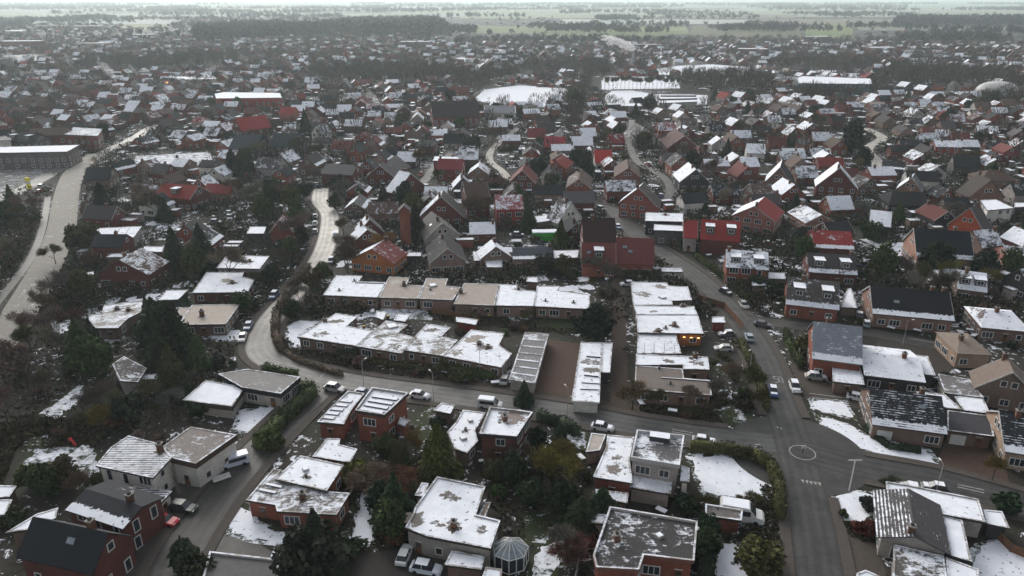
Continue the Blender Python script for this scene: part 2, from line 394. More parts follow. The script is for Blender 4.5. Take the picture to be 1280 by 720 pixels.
# ---------------------------------------------------------------- flat roofed house from the outline of its roof
def flat_house(px, h, wall, roof=(.2, .19, .18), snow=.8, label=None, cat='house', name='flat_roof_house', group=None, desc=None, fascia=None, parapet=.0,
               chim=(), domes=(), vents=(), patches=(), win=True, kinds=None, tile=0.0, world=False, over=.35, door=True, kind=None, lod=None, rim=None, z0=0.0, streaks=()):
    P = ccw(px if world else [at(x, y, h) for x, y in px]); n = len(P)
    cx = sum(p[0] for p in P)/n; cy = sum(p[1] for p in P)/n; D = math.hypot(cx, cy); far = D > 300 if lod is None else lod
    R = thing(name, cat, cx, cy, 0, label, group, desc)
    occ_poly(P, 2, .6)
    Q = [(x-cx, y-cy) for x, y in P]; I = inset(Q, over) if over else Q
    th = 1.05 if label and 'fascia' in label or label and 'beside the parked van' in label else .32
    b = MB()
    for i in range(n):
        j = (i+1) % n; b.face([(*I[i], z0), (*I[j], z0), (*I[j], h-th+.02), (*I[i], h-th+.02)], 0, wall)
    b.build('wall', M['wall'], R)
    b = MB(); fc = fascia or (.05, .045, .04); rc = rim or (.30, .28, .26); tz = h+parapet; J = inset(Q, .28)
    b.face([(*q, h-th) for q in Q][::-1], 0, fc)
    for i in range(n):
        j = (i+1) % n
        b.face([(*Q[i], h-th), (*Q[j], h-th), (*Q[j], tz), (*Q[i], tz)], 0, fc)
        b.face([(*Q[i], tz), (*Q[j], tz), (*J[j], tz), (*J[i], tz)], 0, rc, (.55, 0, 0))
        b.face([(*J[i], tz), (*J[j], tz), (*J[j], h-.1), (*J[i], h-.1)], 0, rc)
    b.face([(*q, h-.1) for q in J], 0, roof, (snow if snow > .985 else snow*.87, 0, tile)); b.build('roof', M['roof'], R)
    zt = h-.1
    for q in chim:
        x, y = at(q[0], q[1], h+.4); put('chimney', CHIM, R, (x-cx, y-cy, h-.1), RNG.uniform(-.4, .4), (1, 1, q[2] if len(q) > 2 else 1))
        blot(x-cx, y-cy, zt+.006, 1.25, (.10, .085, .07), R)
    for q in domes:
        x, y = at(q[0], q[1], h); put('skylight', DOME, R, (x-cx, y-cy, zt), .5, (q[2] if len(q) > 2 else 1,)*2+(1,))
    for q in vents:
        x, y = at(q[0], q[1], h); put('vent_pipe', VENT, R, (x-cx, y-cy, zt)); blot(x-cx, y-cy, zt+.006, .75, (.12, .11, .10), R)
    for q in patches:
        x, y = at(q[0], q[1], h); blot(x-cx, y-cy, zt+.006+.001*RNG.random(), q[2]*.72, q[3] if len(q) > 3 else (.17, .155, .14), R)
    for q in streaks:                                        # raised snow drifts or upstands along the roof, (pixel, pixel, width, height)
        x0, y0 = at(*q[0], h); x1, y1 = at(*q[1], h); L = math.hypot(x1-x0, y1-y0); a = math.atan2(y1-y0, x1-x0); w = q[2]
        c, s = math.cos(a), math.sin(a); cn = [(x0-cx+c*u-s*v, y0-cy+s*u+c*v) for u, v in ((0, -w/2), (L, -w/2), (L, w/2), (0, w/2))]
        b = MB(); b.hexa([(*p, zt) for p in cn], [(*p, zt+q[3]) for p in cn], 0, (.05, .05, .055), (.1, 0, 0), (.9, 0, 0)); b.build('roof_upstand', M['roof'], R)
    if win:
        for i in range(n):
            j = (i+1) % n; dx, dy = I[j][0]-I[i][0], I[j][1]-I[i][1]; L = math.hypot(dx, dy) or 1
            mx, my = (I[i][0]+I[j][0])/2+cx, (I[i][1]+I[j][1])/2+cy
            dot = -(dy/L*mx-dx/L*my)/D
            if dot < .1: continue
            wall_windows(R, I[i], I[j], h-th-z0, far, kinds=kinds, door=door and dot > .6, z0=z0)
    return R
def blot(x, y, z, r, c, parent, name='bare_patch'):
    n = 34; b = MB(); ph = RNG.random()*9
    pts = []
    for i in range(n):
        a = 2*PI*i/n; rr = r*(1+.2*math.sin(2*a+ph)+.16*math.sin(5*a+ph*2)+.3*RNG.uniform(-1, 1)); pts.append((x+rr*math.cos(a), y+rr*.8*math.sin(a), z))
    b.face(pts, 0, c, (.42, 0, 0)); return b.build(name, M['roof'], parent)
# ---------------------------------------------------------------- sheets on the ground
ZC = [0]
def nextz(road_=False):
    ZC[0] += 1; return (.052+.004*(ZC[0] % 6)) if road_ else .008+.004*(ZC[0] % 10)
def ragged(P, amp, step=1.2):
    r = []
    for i in range(len(P)):
        a, b_ = P[i], P[(i+1) % len(P)]; L = math.hypot(b_[0]-a[0], b_[1]-a[1]); n = max(1, int(L/step))
        for k in range(n):
            t = k/n; r.append((a[0]+(b_[0]-a[0])*t+RNG.uniform(-amp, amp), a[1]+(b_[1]-a[1])*t+RNG.uniform(-amp, amp)))
    return r
def sheet(px, name, c, snow=0.0, amp=.25, mat='groundcover', z=None, occ=0, world=False, step=1.2, kind='structure'):
    P = ccw([at(x, y) for x, y in px] if not world else px)
    if occ: occ_poly(P, occ)
    P = ragged(P, amp, step) if amp else P
    b = MB(); z = z or nextz(); b.face([(*p, z) for p in P], 0, c, (snow, 0, 0)); o = b.build(name, M[mat]); o['kind'] = kind; return o
def smooth(P, k=6):
    r = []
    for i in range(len(P)-1):
        p0 = P[max(0, i-1)]; p1 = P[i]; p2 = P[i+1]; p3 = P[min(len(P)-1, i+2)]
        for j in range(k):
            t = j/k
            r.append(tuple(.5*((2*p1[a])+(-p0[a]+p2[a])*t+(2*p0[a]-5*p1[a]+4*p2[a]-p3[a])*t*t+(-p0[a]+3*p1[a]-3*p2[a]+p3[a])*t**3) for a in (0, 1)))
    r.append(P[-1]); return r
def offset(P, d):
    r = []
    for i in range(len(P)):
        a, b_ = P[max(0, i-1)], P[min(len(P)-1, i+1)]; L = math.hypot(b_[0]-a[0], b_[1]-a[1]) or 1
        r.append((P[i][0]-(b_[1]-a[1])/L*d, P[i][1]+(b_[0]-a[0])/L*d))
    return r
ROADS = []
def road(px, w, name='road', c=(.058, .055, .053), c2=None, pave=True, pc=(.085, .075, .068), pw=1.6, world=False, snow=0):
    P = smooth([at(x, y) for x, y in px], 8)
    # resample about every 1.5 m near, 6 m far
    Q = [P[0]]
    for p in P[1:]:
        if math.hypot(p[0]-Q[-1][0], p[1]-Q[-1][1]) > (1.2 if p[1] < 260 else 4): Q.append(p)
    P = Q; ws = [w]*len(P) if not isinstance(w, (list, tuple)) else [w[0]+(w[1]-w[0])*i/(len(P)-1) for i in range(len(P))]
    A = []; B = []
    for i, p in enumerate(P):
        a, b_ = P[max(0, i-1)], P[min(len(P)-1, i+1)]; L = math.hypot(b_[0]-a[0], b_[1]-a[1]) or 1; nx, ny = -(b_[1]-a[1])/L, (b_[0]-a[0])/L
        A.append((p[0]+nx*ws[i]/2, p[1]+ny*ws[i]/2)); B.append((p[0]-nx*ws[i]/2, p[1]-ny*ws[i]/2))
    z = nextz(True); b = MB(); n = len(P)
    for i in range(n-1):
        t = i/(n-1); cc = c if c2 is None else c2(P[i][1]) if callable(c2) else tuple(c[k]+(c2[k]-c[k])*t for k in range(3))
        b.face([(*B[i], z), (*B[i+1], z), (*A[i+1], z), (*A[i], z)], 0, cc, (snow, 0, 0), [(-1, i), (-1, i+1), (1, i+1), (1, i)] if not snow else None)
        occ_poly([B[i], B[i+1], A[i+1], A[i]], 1, .7)
    o = b.build(name, M['groundcover' if snow else 'road']); o['kind'] = 'structure'
    ROADS.append((P, ws, pave, pc, pw)); return o
def in_road(x, y, skip, m=.0):
    for k, (P, ws, *_) in enumerate(ROADS):
        if k == skip: continue
        for i in range(len(P)-1):
            ax, ay = P[i]; bx, by = P[i+1]; dx, dy = bx-ax, by-ay; t = max(0, min(1, ((x-ax)*dx+(y-ay)*dy)/(dx*dx+dy*dy+1e-9)))
            if math.hypot(x-ax-t*dx, y-ay-t*dy) < ws[i]/2+m: return True
    return False
def pavements(discs=()):
    for k, (P, ws, pave, pc, pw) in enumerate(ROADS):
        if not pave: continue
        for sg in (1, -1):
            b = MB(); n = 0
            for i in range(len(P)-1):
                q = []
                for j in (i, i+1):
                    a, b_ = P[max(0, j-1)], P[min(len(P)-1, j+1)]; L = math.hypot(b_[0]-a[0], b_[1]-a[1]) or 1; nx, ny = -(b_[1]-a[1])/L*sg, (b_[0]-a[0])/L*sg
                    e = ws[j]/2; q.append(((P[j][0]+nx*e, P[j][1]+ny*e), (P[j][0]+nx*(e+pw), P[j][1]+ny*(e+pw))))
                mx = (q[0][0][0]+q[1][1][0])/2; my = (q[0][0][1]+q[1][1][1])/2
                if in_road(mx, my, k, .5) or any(math.hypot(mx-d[0], my-d[1]) < d[2]+.3 for d in discs): continue
                (a0, a1), (b0, b1) = q; pts = [a0, b0, b1, a1]
                if sg > 0: pts = pts
                pts = ccw(pts); b.hexa([(*p, 0) for p in pts], [(*p, .16) for p in pts], 0, pc, (0, 0, 0), (.12, 0, 0)); n += 1
                occ_poly(pts, 1)
            if n: o = b.build('pavement', M['groundcover']); o['kind'] = 'structure'
# ---------------------------------------------------------------- plants
def np_mesh(name, v, quads, tris=None, mat=None, smooth_=False):
    me = bpy.data.meshes.new(name); v = np.asarray(v, np.float32)
    nq = 0 if quads is None else len(quads); nt_ = 0 if tris is None else len(tris)
    me.vertices.add(len(v)); me.vertices.foreach_set('co', v.ravel())
    loops = ([] if not nq else [np.asarray(quads).ravel()])+([] if not nt_ else [np.asarray(tris).ravel()]); loops = np.concatenate(loops)
    me.loops.add(len(loops)); me.loops.foreach_set('vertex_index', loops.astype(np.int32))
    starts = np.concatenate([np.arange(nq)*4, nq*4+np.arange(nt_)*3]).astype(np.int32); tot = np.concatenate([np.full(nq, 4), np.full(nt_, 3)]).astype(np.int32)
    me.polygons.add(nq+nt_); me.polygons.foreach_set('loop_start', starts); me.polygons.foreach_set('loop_total', tot)
    if mat: me.materials.append(mat)
    me.update(); me.validate(); return me
def cards(C, A, B):
    """quads with centres C and half-axes A, B"""
    v = np.stack([C-A-B, C+A-B*.6, C+A*.8+B, C-A*.7+B*.8], 1).reshape(-1, 3); n = len(C)
    return v, np.arange(n*4).reshape(n, 4)
def rdir(n): d = NR.normal(size=(n, 3)); return d/np.linalg.norm(d, axis=1, keepdims=True)
def tube(a, b_, r0, r1, k=4):
    a = np.array(a, float); b_ = np.array(b_, float); d = b_-a; L = np.linalg.norm(d) or 1; d /= L
    u = np.cross(d, [0.3, .1, 1.0] if abs(d[2]) < .9 else [1, 0, 0]); u /= np.linalg.norm(u); w = np.cross(d, u)
    ring = [math.cos(2*PI*i/k)*u+math.sin(2*PI*i/k)*w for i in range(k)]
    v = [a+q*r0 for q in ring]+[b_+q*r1 for q in ring]; f = [(i, (i+1) % k, k+(i+1) % k, k+i) for i in range(k)]
    return v, f
class Acc:
    def __init__(s): s.v = []; s.f = []; s.n = 0
    def add(s, v, f): s.v.append(np.asarray(v, float)); s.f.append(np.asarray(f)+s.n); s.n += len(v)
    def mesh(s, name, mat): return np_mesh(name, np.concatenate(s.v), np.concatenate(s.f), None, mat)
# every plant mesh is 1 unit high and about 1 unit across where it is widest; objects scale it
def conifer(n=2400, wide=.42, top=.9, slim=False):
    t = NR.random(n)**(1.25 if not slim else 1.0); ang = NR.random(n)*2*PI; ph = NR.random()*6
    prof = (1-t)**top if not slim else np.sin(np.clip(.15+t*.95, 0, 1)*PI)**.6
    lob = 1+.16*np.sin(3*ang+ph+t*9)+.12*np.sin(7*ang-t*23)+.10*np.sin(t*60)
    r = .5*prof*lob*(.45+.6*NR.random(n)**.45)
    C = np.stack([r*np.cos(ang), r*np.sin(ang), .06+t*.93], 1); s = (.055*(.55+.9*NR.random(n)))[:, None]*(.5+.6*prof[:, None])
    out = np.stack([np.cos(ang), np.sin(ang), -.5+.3*NR.random(n)], 1); tan = np.stack([-np.sin(ang), np.cos(ang), .4*NR.normal(size=n)], 1)
    return cards(C, out*s, tan*s*.6)
def clumpy(n=1900, K=16, flat=.8, leaf=.045, lift=.5, core=.17):
    c = rdir(K)*np.array([.34, .34, .34*flat])*(.6+.5*NR.random((K, 1))); idx = NR.integers(0, K, n); rr = (.12+.10*NR.random(K))[idx, None]
    C = c[idx]+rdir(n)*rr*(.35+.75*NR.random((n, 1))**.4); C[:, 2] += lift; s = leaf*(.5+NR.random((n, 1)))
    C[:, 2] = np.clip(C[:, 2], .02, 2)
    a = rdir(n); b_ = np.cross(a, rdir(n)); return cards(C, a*s, b_*s*.8)
def bare(seed, depth=5, spread=.55, up=.35, twig=2600):
    R = random.Random(seed); seg = []; tips = []
    def grow(p, d, L, r, k):
        d = np.array(d, float); d /= np.linalg.norm(d); q = p+d*L; seg.append((p, q, r, r*.62, k))
        if k == 0: tips.append((q, d)); return
        if k < 3: tips.append((q, d))
        for i in range(R.choice((2, 3, 3))):
            dd = d+np.array([R.gauss(0, spread), R.gauss(0, spread), R.gauss(up*.5, .2)]); grow(q, dd, L*R.uniform(.62, .85), r*.6, k-1)
    grow(np.zeros(3), (R.gauss(0, .04), R.gauss(0, .04), 1), .22, .02, depth)
    tr = Acc(); cr = Acc()
    for p, q, r0, r1, k in seg: (tr if k >= depth-1 else cr).add(*tube(p, q, r0, r1, 5 if k >= depth-1 else 3))
    T = [tips[R.randrange(len(tips))] for _ in range(twig)]
    C = np.array([t[0] for t in T])+NR.normal(size=(twig, 3))*.03; d = np.array([t[1] for t in T])+NR.normal(size=(twig, 3))*.5; d /= np.linalg.norm(d, axis=1, keepdims=True)
    L = .035+.04*NR.random((twig, 1)); w = np.cross(d, rdir(twig)); v, f = cards(C+d*L*.6, d*L, w*.0042); cr.add(v, f)
    return tr, cr
def norm_tree(tr, cr):
    allv = np.concatenate([np.concatenate(tr.v), np.concatenate(cr.v)]); h = np.percentile(allv[:, 2], 99.5)
    for a in (tr, cr): a.v = [x/h for x in a.v]
PL = {}
tk = Acc(); tk.add(*tube((0, 0, 0), (0.01, 0, .5), .03, .018, 6)); TRUNK = tk.mesh('trunk', M['bark'])
PL['conifer'] = [(np_mesh('crown', *conifer(2400, top=t), None, M['leaf']), TRUNK) for t in (.9, .7, 1.05)]
PL['column'] = [(np_mesh('crown', *conifer(1500, slim=True), None, M['leaf']), TRUNK)]
PL['round'] = [(np_mesh('crown', *clumpy(2300, 20, 1.0, .042, .52), None, M['leaf']), TRUNK) for _ in range(3)]
PL['shrub'] = [(np_mesh('leaves', *clumpy(1100, 12, .75, .06, .40), None, M['leaf']), None) for _ in range(4)]
PL['bare'] = []
for sd in (3, 8, 14, 21, 33):
    tr, cr = bare(sd, 5, .5, .3, 2300); norm_tree(tr, cr); PL['bare'].append((cr.mesh('crown', M['leaf']), tr.mesh('trunk', M['bark'])))
PL['twiggy'] = []
for sd in (5, 9):
    tr, cr = bare(sd, 4, .85, .1, 2200); norm_tree(tr, cr); PL['twiggy'].append((cr.mesh('crown', M['leaf']), None))
DARKG = (.020, .030, .018); MIDG = (.035, .048, .020); OLIVE = (.046, .048, .020); BROWN = (.070, .055, .042); RUST = (.088, .052, .032); TWIG = (.098, .084, .070)
NTREE = [0, 0]
def plant(kind, x, y, h, w=None, color=None, label=None, desc=None):
    """kind: conifer column round bare -> tree; shrub twiggy -> shrub"""
    is_tree = kind in ('conifer', 'column', 'round', 'bare'); w = w or h*dict(conifer=.62, column=.3, round=.95, bare=.95, shrub=1.2, twiggy=1.15)[kind]
    color = color or dict(conifer=DARKG, column=DARKG, round=DARKG, bare=TWIG, shrub=MIDG, twiggy=BROWN)[kind]
    color = tuple(c*RNG.uniform(.85, 1.2) for c in color)
    nm = dict(conifer='conifer_tree', column='columnar_conifer', round='evergreen_tree', bare='bare_tree', shrub='evergreen_shrub', twiggy='leafless_shrub')[kind]
    me, tr = RNG.choice(PL[kind]); NTREE[0 if is_tree else 1] += 1
    g = 'trees among the houses' if is_tree else 'garden shrubs among the houses'
    if desc is None: desc = dict(conifer='dark pointed conifer', column='slim dark columnar conifer', round='dark rounded evergreen tree', bare='bare brown twiggy tree', shrub='low green shrub', twiggy='low leafless brown shrub')[kind]
    if is_tree:
        R = thing(nm, 'tree', x, y, RNG.uniform(0, 6.28), label, g, desc); k = 1 if kind != 'bare' else 1
        put('crown', me, R, None, 0, (w, w, h), color)
        if tr: put('trunk', tr, R, None, 0, (max(w, h*.5), max(w, h*.5), h))
    else:
        R = put(nm, me, None, (x, y, 0), RNG.uniform(0, 6.28), (w, w, h), color); tag(R, label, 'shrub', g); THINGS.append((R, desc))
    return R
def tree_px(kind, x, y, h, w=None, color=None, label=None, desc=None):
    X, Y = at(x, y); return plant(kind, X, Y, h, w, color, label, desc)
def hedge(px, w, h, color=MIDG, label=None, desc='clipped hedge', dens=16, world=False):
    P = [at(x, y) for x, y in px] if not world else px; a = Acc(); tot = 0
    for i in range(len(P)-1):
        (x0, y0), (x1, y1) = P[i], P[i+1]; L = math.hypot(x1-x0, y1-y0); ux, uy = (x1-x0)/L, (y1-y0)/L; n = int(L*dens*(w+h)*.75)
        u = NR.random(n)*L; q = NR.random(n); per = w+2*h; s = q*per
        off = np.where(s < h, -w/2, np.where(s < h+w, s-h-w/2, w/2)); z = np.where(s < h, s, np.where(s < h+w, h, per-s))
        wob = 1+.12*np.sin(u*.9+i)+.08*np.sin(u*2.3); off = off*wob+NR.normal(size=n)*.07; z = z*(1+.06*np.sin(u*1.3))+NR.normal(size=n)*.07
        C = np.stack([x0+ux*u-uy*off, y0+uy*u+ux*off, np.abs(z)], 1); sz = .17*(.5+NR.random((n, 1))); d = rdir(n); v, f = cards(C, d*sz, np.cross(d, rdir(n))*sz*.8); a.add(v, f)
        cw, ch = w*.36, h*.86; c = [(x0-uy*k, y0+ux*k) for k in (-cw, cw)]+[(x1-uy*k, y1+ux*k) for k in (-cw, cw)]
        v = [(*c[0], 0), (*c[2], 0), (*c[3], 0), (*c[1], 0), (*c[0], ch), (*c[2], ch), (*c[3], ch), (*c[1], ch)]; a.add(v, [(4, 5, 6, 7), (0, 1, 5, 4), (1, 2, 6, 5), (2, 3, 7, 6), (3, 0, 4, 7)])
        occ_poly([c[0], c[2], c[3], c[1]], 4)
    allv = np.concatenate(a.v); cx, cy = allv[:, 0].mean(), allv[:, 1].mean(); a.v = [x-np.array([cx, cy, 0]) for x in a.v]
    o = put('hedge', a.mesh('hedge', M['leaf']), None, (cx, cy, 0), color=color); tag(o, label, 'hedge'); THINGS.append((o, desc)); return o
# ---------------------------------------------------------------- vehicles
def car_meshes(L=4.3, W=1.75, Hh=1.48, van=False):
    if van: prof = [(-L/2, .35), (L/2, .35), (L/2, .85), (L/2-.75, 1.1), (L/2-1.35, Hh), (-L/2+.1, Hh), (-L/2, 1.2)]; cab = None
    b = MB(); h0 = .28; hb = .88
    def ring(x, w, z0, z1): return [(x, -w/2, z0), (x, w/2, z0), (x, w/2*.94, z1), (x, -w/2*.94, z1)]
    if van: st = [(-L/2, W*.93, .35, Hh-.25), (-L/2+.12, W, h0, Hh), (L/2-1.7, W, h0, Hh), (L/2-.95, W, h0, 1.12), (L/2-.25, W*.96, h0, .98), (L/2, W*.85, .4, .72)]
    else: st = [(-L/2, W*.86, .42, .78), (-L/2+.12, W*.95, h0, .92), (-L/2+1.0, W, h0, .92), (L/2-1.35, W, h0, .92), (L/2-.35, W*.96, h0, .80), (L/2, W*.82, .4, .62)]
    rs = [ring(*s) for s in st]
    b.face(rs[0][::-1]); b.face(rs[-1])
    for p, q in zip(rs, rs[1:]):
        for i in range(4):
            j = (i+1) % 4; b.face([p[i], q[i], q[j], p[j]])
    body = b.build('body', [M['carpaint']], link=False)
    gb = MB(); rb = MB(); w = W*.86
    if not van:
        x0, x1, x2, x3 = -L/2+.35, -L/2+.95, L/2-1.95, L/2-1.2; bt = [(x0, -w/2, .9), (x3, -w/2, .9), (x3, w/2, .9), (x0, w/2, .9)]; tp = [(x1, -w*.4, Hh-.06), (x2, -w*.4, Hh-.06), (x2, w*.4, Hh-.06), (x1, w*.4, Hh-.06)]
        gb.hexa(bt, tp); rb.box(x1-.08, x2+.05, -w*.42, w*.42, Hh-.058, Hh, 0)
        for x in (x1+.9,):
            for sg in (-1, 1): rb.hexa([(x-.05, sg*w*.5-.01, .9), (x+.05, sg*w*.5-.01, .9), (x+.05, sg*w*.5+.01, .9), (x-.05, sg*w*.5+.01, .9)], [(x-.05, sg*w*.415-.01, Hh-.05), (x+.05, sg*w*.415-.01, Hh-.05), (x+.05, sg*w*.415+.01, Hh-.05), (x-.05, sg*w*.415+.01, Hh-.05)], 0)
    else:
        for sg in (-1, 1): gb.box(-L/2+.5, L/2-1.6, sg*W*.487-.02, sg*W*.487+.02, 1.1, Hh-.25)
        gb.hexa([(L/2-1.68, -w/2, Hh-.1), (L/2-1.68, w/2, Hh-.1), (L/2-1.0, w/2, 1.15), (L/2-1.0, -w/2, 1.15)][::-1], [(L/2-1.64, -w/2, Hh-.07), (L/2-1.64, w/2, Hh-.07), (L/2-.96, w/2, 1.18), (L/2-.96, -w/2, 1.18)][::-1])
        rb.box(-L/2+.25, L/2-1.75, -W*.44, W*.44, Hh+.001, Hh+.05, 0)
    glass = gb.build('windows', [M['glass']], link=False); roof = rb.build('roof_panel', [M['carpaint']], link=False)
    sb = MB()
    if van: sb.box(-L/2+.3, L/2-1.8, -W*.42, W*.42, Hh+.052, Hh+.11)
    else: sb.box(x1, x2, -w*.4, w*.4, Hh+.002, Hh+.06); sb.box(L/2-1.15, L/2-.4, -W*.36, W*.36, .88, .95)
    snow = sb.build('snow_on_roof', [M['snow']], link=False)
    a = Acc()
    v, f = tube((0, -.1, 0), (0, .1, 0), .31, .31, 12); v = list(v); f = list(f); a.add(v, f)
    n0 = len(v); capv = [v[i] for i in range(12)]+[v[12+i] for i in range(12)]
    a.add(capv, [(0, 1, 2, 3), (0, 3, 4, 5), (0, 5, 6, 7), (0, 7, 8, 9), (0, 9, 10, 11), (12, 13, 14, 15), (12, 15, 16, 17), (12, 17, 18, 19), (12, 19, 20, 21), (12, 21, 22, 23)])
    wheel = a.mesh('wheel', M['tyre'])
    lb = MB(); lb.box(-.05, .05, -.17, .17, -.08, .08); light = lb.build('headlight', [M['palglass']], link=False)
    return dict(body=body, glass=glass, roof=roof, snow=snow, wheel=wheel, light=light, L=L, W=W)
CARS = dict(car=car_meshes(), suv=car_meshes(4.6, 1.85, 1.68), van=car_meshes(5.0, 1.9, 2.0, True))
def car(x, y, to, color, kind='car', snow=False, label=None, desc='parked car', px=True, cat=None, size=1.0, group='parked cars'):
    """to: photo pixel the bonnet points at"""
    X, Y = at(x, y) if px else (x, y)
    if isinstance(to, tuple): T = at(*to); a = math.atan2(T[1]-Y, T[0]-X)
    else: a = to
    m = CARS[kind]; R = thing('parked_van' if kind == 'van' else 'parked_car', cat or ('van' if kind == 'van' else 'car'), X, Y, a, label, group, desc); R.scale = (size,)*3
    put('body', m['body'], R, color=color); put('windows', m['glass'], R); put('roof_panel', m['roof'], R, color=color)
    if snow: put('snow_on_roof', m['snow'], R)
    for sx in (-1, 1):
        for sy in (-1, 1): put('wheel', m['wheel'], R, (sx*m['L']*.31, sy*(m['W']/2-.08), .31))
    if math.hypot(X, Y) < 320:
        for sy in (-1, 1): put('headlight', m['light'], R, (m['L']/2-.08, sy*m['W']*.34, .62))
    occ_poly(rect(X, Y, a, 4.6, 2), 4); return R
def post_mesh(h, arm=True):
    a = Acc(); a.add(*tube((0, 0, 0), (0, 0, h), .08, .05, 6)); 
    if arm: a.add(*tube((0, 0, h-.05), (1.1, 0, h+.12), .04, .035, 5))
    return a.mesh('pole', M['steel'])
POLE = post_mesh(6.5); bb = MB(); bb.box(.85, 1.5, -.13, .13, 6.52, 6.66); LHEAD = bb.build('lamp_head', [M['white']], link=False)
def lamp(x, y, toward=None, label=None, h=1.0):
    X, Y = at(x, y); R = thing('street_lamp', 'street lamp', X, Y, RNG.uniform(0, 6) if toward is None else toward, label, 'street lamps', 'slim grey street lamp'); R.scale = (1, 1, h)
    put('pole', POLE, R); put('lamp_head', LHEAD, R)
# ---------------------------------------------------------------- the place near the camera
BR = (.17, .12, .10); PK = (.24, .165, .14); RB = (.235, .084, .060); DR = (.125, .047, .040); WH = (.60, .59, .56); PG = (.33, .31, .29); DG = (.05, .05, .055); TN = (.34, .25, .19)
SL = (.022, .025, .031); GR = (.115, .112, .115); RD = (.23, .038, .036); BN = (.10, .068, .058); BG = (.36, .315, .28); DB = (.035, .045, .065)
# ground
o = MB(); o.face([(-30000, -300, 0), (30000, -300, 0), (30000, 60000, 0), (-30000, 60000, 0)]); o = o.build('ground', M['earth']); o['kind'] = 'structure'
PAVE = (.075, .064, .055); BRP = (.085, .055, .043)
sheet([(686, 424), (728, 430), (714, 506), (664, 500)], 'garage_court', BRP, .12, .1, occ=4)
sheet([(766, 340), (781, 343), (786, 524), (762, 522)], 'footpath', (.07, .052, .044), .16, .1, occ=4)
sheet([(985, 452), (1042, 480), (1090, 500), (1082, 512), (1008, 500)], 'driveway', PAVE, .12, .1, occ=4)
sheet([(1184, 545), (1250, 552), (1262, 606), (1165, 592)], 'driveway', BRP, .08, .1, occ=4)
sheet([(1098, 416), (1200, 436), (1185, 470), (1165, 470), (1140, 438), (1095, 432)], 'yard', (.055, .047, .042), .15, .1, occ=4)
sheet([(225, 575), (300, 560), (345, 600), (300, 660), (340, 690), (330, 740), (120, 740), (150, 690), (200, 640)], 'street_court', (.060, .055, .052), .06, .1, mat='road', occ=4)
sheet([(380, 695), (470, 690), (560, 680), (570, 740), (360, 740)], 'forecourt', (.052, .045, .042), .12, .1, occ=4)
sheet([(500, 468), (640, 482), (760, 503), (900, 520), (900, 532), (760, 518), (640, 497), (500, 484)], 'verge', (.065, .050, .038), .3, .2)
sheet([(870, 420), (925, 440), (930, 475), (885, 445)], 'driveway', (.05, .048, .046), .2, .1, occ=4)
sheet([(1035, 660), (1100, 680), (1110, 740), (1040, 740)], 'driveway', PAVE, .1, .1, occ=4)
sheet([(-20, 196), (70, 196), (95, 200), (60, 222), (-20, 246)], 'car_park', (.16, .16, .155), .42, .4, mat='groundcover', occ=4)
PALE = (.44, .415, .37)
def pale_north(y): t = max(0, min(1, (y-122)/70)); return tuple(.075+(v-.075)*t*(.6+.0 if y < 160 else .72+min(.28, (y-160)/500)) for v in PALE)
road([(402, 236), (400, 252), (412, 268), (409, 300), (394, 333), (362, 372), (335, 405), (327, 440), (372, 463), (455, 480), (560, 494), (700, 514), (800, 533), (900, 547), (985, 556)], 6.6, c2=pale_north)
road([(735, 256), (765, 262), (782, 280), (808, 303), (870, 345), (915, 390), (948, 438), (972, 500), (992, 556), (1012, 640), (1026, 730), (1032, 800)], 6.6, c=(.085, .083, .08), c2=(.050, .049, .048))
road([(995, 562), (1080, 584), (1180, 603), (1290, 634), (1360, 660)], 7.2, c=(.052, .051, .05))
road([(408, 480), (370, 515), (312, 574), (262, 636), (222, 700), (205, 760)], 6.4, c=(.058, .055, .053))
road([(935, 398), (985, 406), (1050, 412), (1100, 418), (1160, 430), (1200, 437)], 5.0, pave=False)
road([(826, 256), (838, 240), (830, 222), (800, 205), (790, 190), (787, 172), (790, 150)], 3.8, c=(.08, .08, .08), c2=(.30, .29, .27), pave=False)
road([(1080, 160), (1103, 172), (1084, 186), (1096, 202), (1099, 220)], 6, c=PALE, c2=(.42, .40, .36), pave=False)
road([(648, 160), (618, 184), (612, 200), (628, 214), (636, 226)], 3.8, c=(.22, .21, .2), c2=PALE, pave=False)
road([(192, 158), (165, 174), (130, 190), (92, 203), (48, 226), (20, 240), (-40, 262)], 7, c=(.30, .29, .27), c2=(.14, .14, .13), pave=False)
road([(122, 192), (96, 212), (84, 240), (76, 290), (56, 336), (28, 385), (2, 430), (-30, 470)], (9.5, 8.5), 'snowy_track', c=(.38, .36, .325), c2=(.24, .228, .205), pave=False, snow=.36)
road([(60, 246), (52, 290), (34, 330), (2, 372), (-20, 400)], 2.2, 'ditch', c=(.035, .035, .03), pave=False)
road([(566, 190), (545, 208), (530, 226), (520, 232)], 4.5, c=(.08, .08, .08), pave=False)
X0, Y0 = at(1003, 566); occ_poly([(X0+13*math.cos(a), Y0+13*math.sin(a)) for a in np.arange(0, 6.28, .4)], 1)
b = MB(); z = .048; b.face([(X0-1+12*math.cos(a), Y0+12*math.sin(a), z) for a in np.arange(0, 2*PI, PI/24)], 0, (.052, .051, .05)); o = b.build('junction', M['road']); o['kind'] = 'structure'
pavements([(X0-1, Y0, 12)])
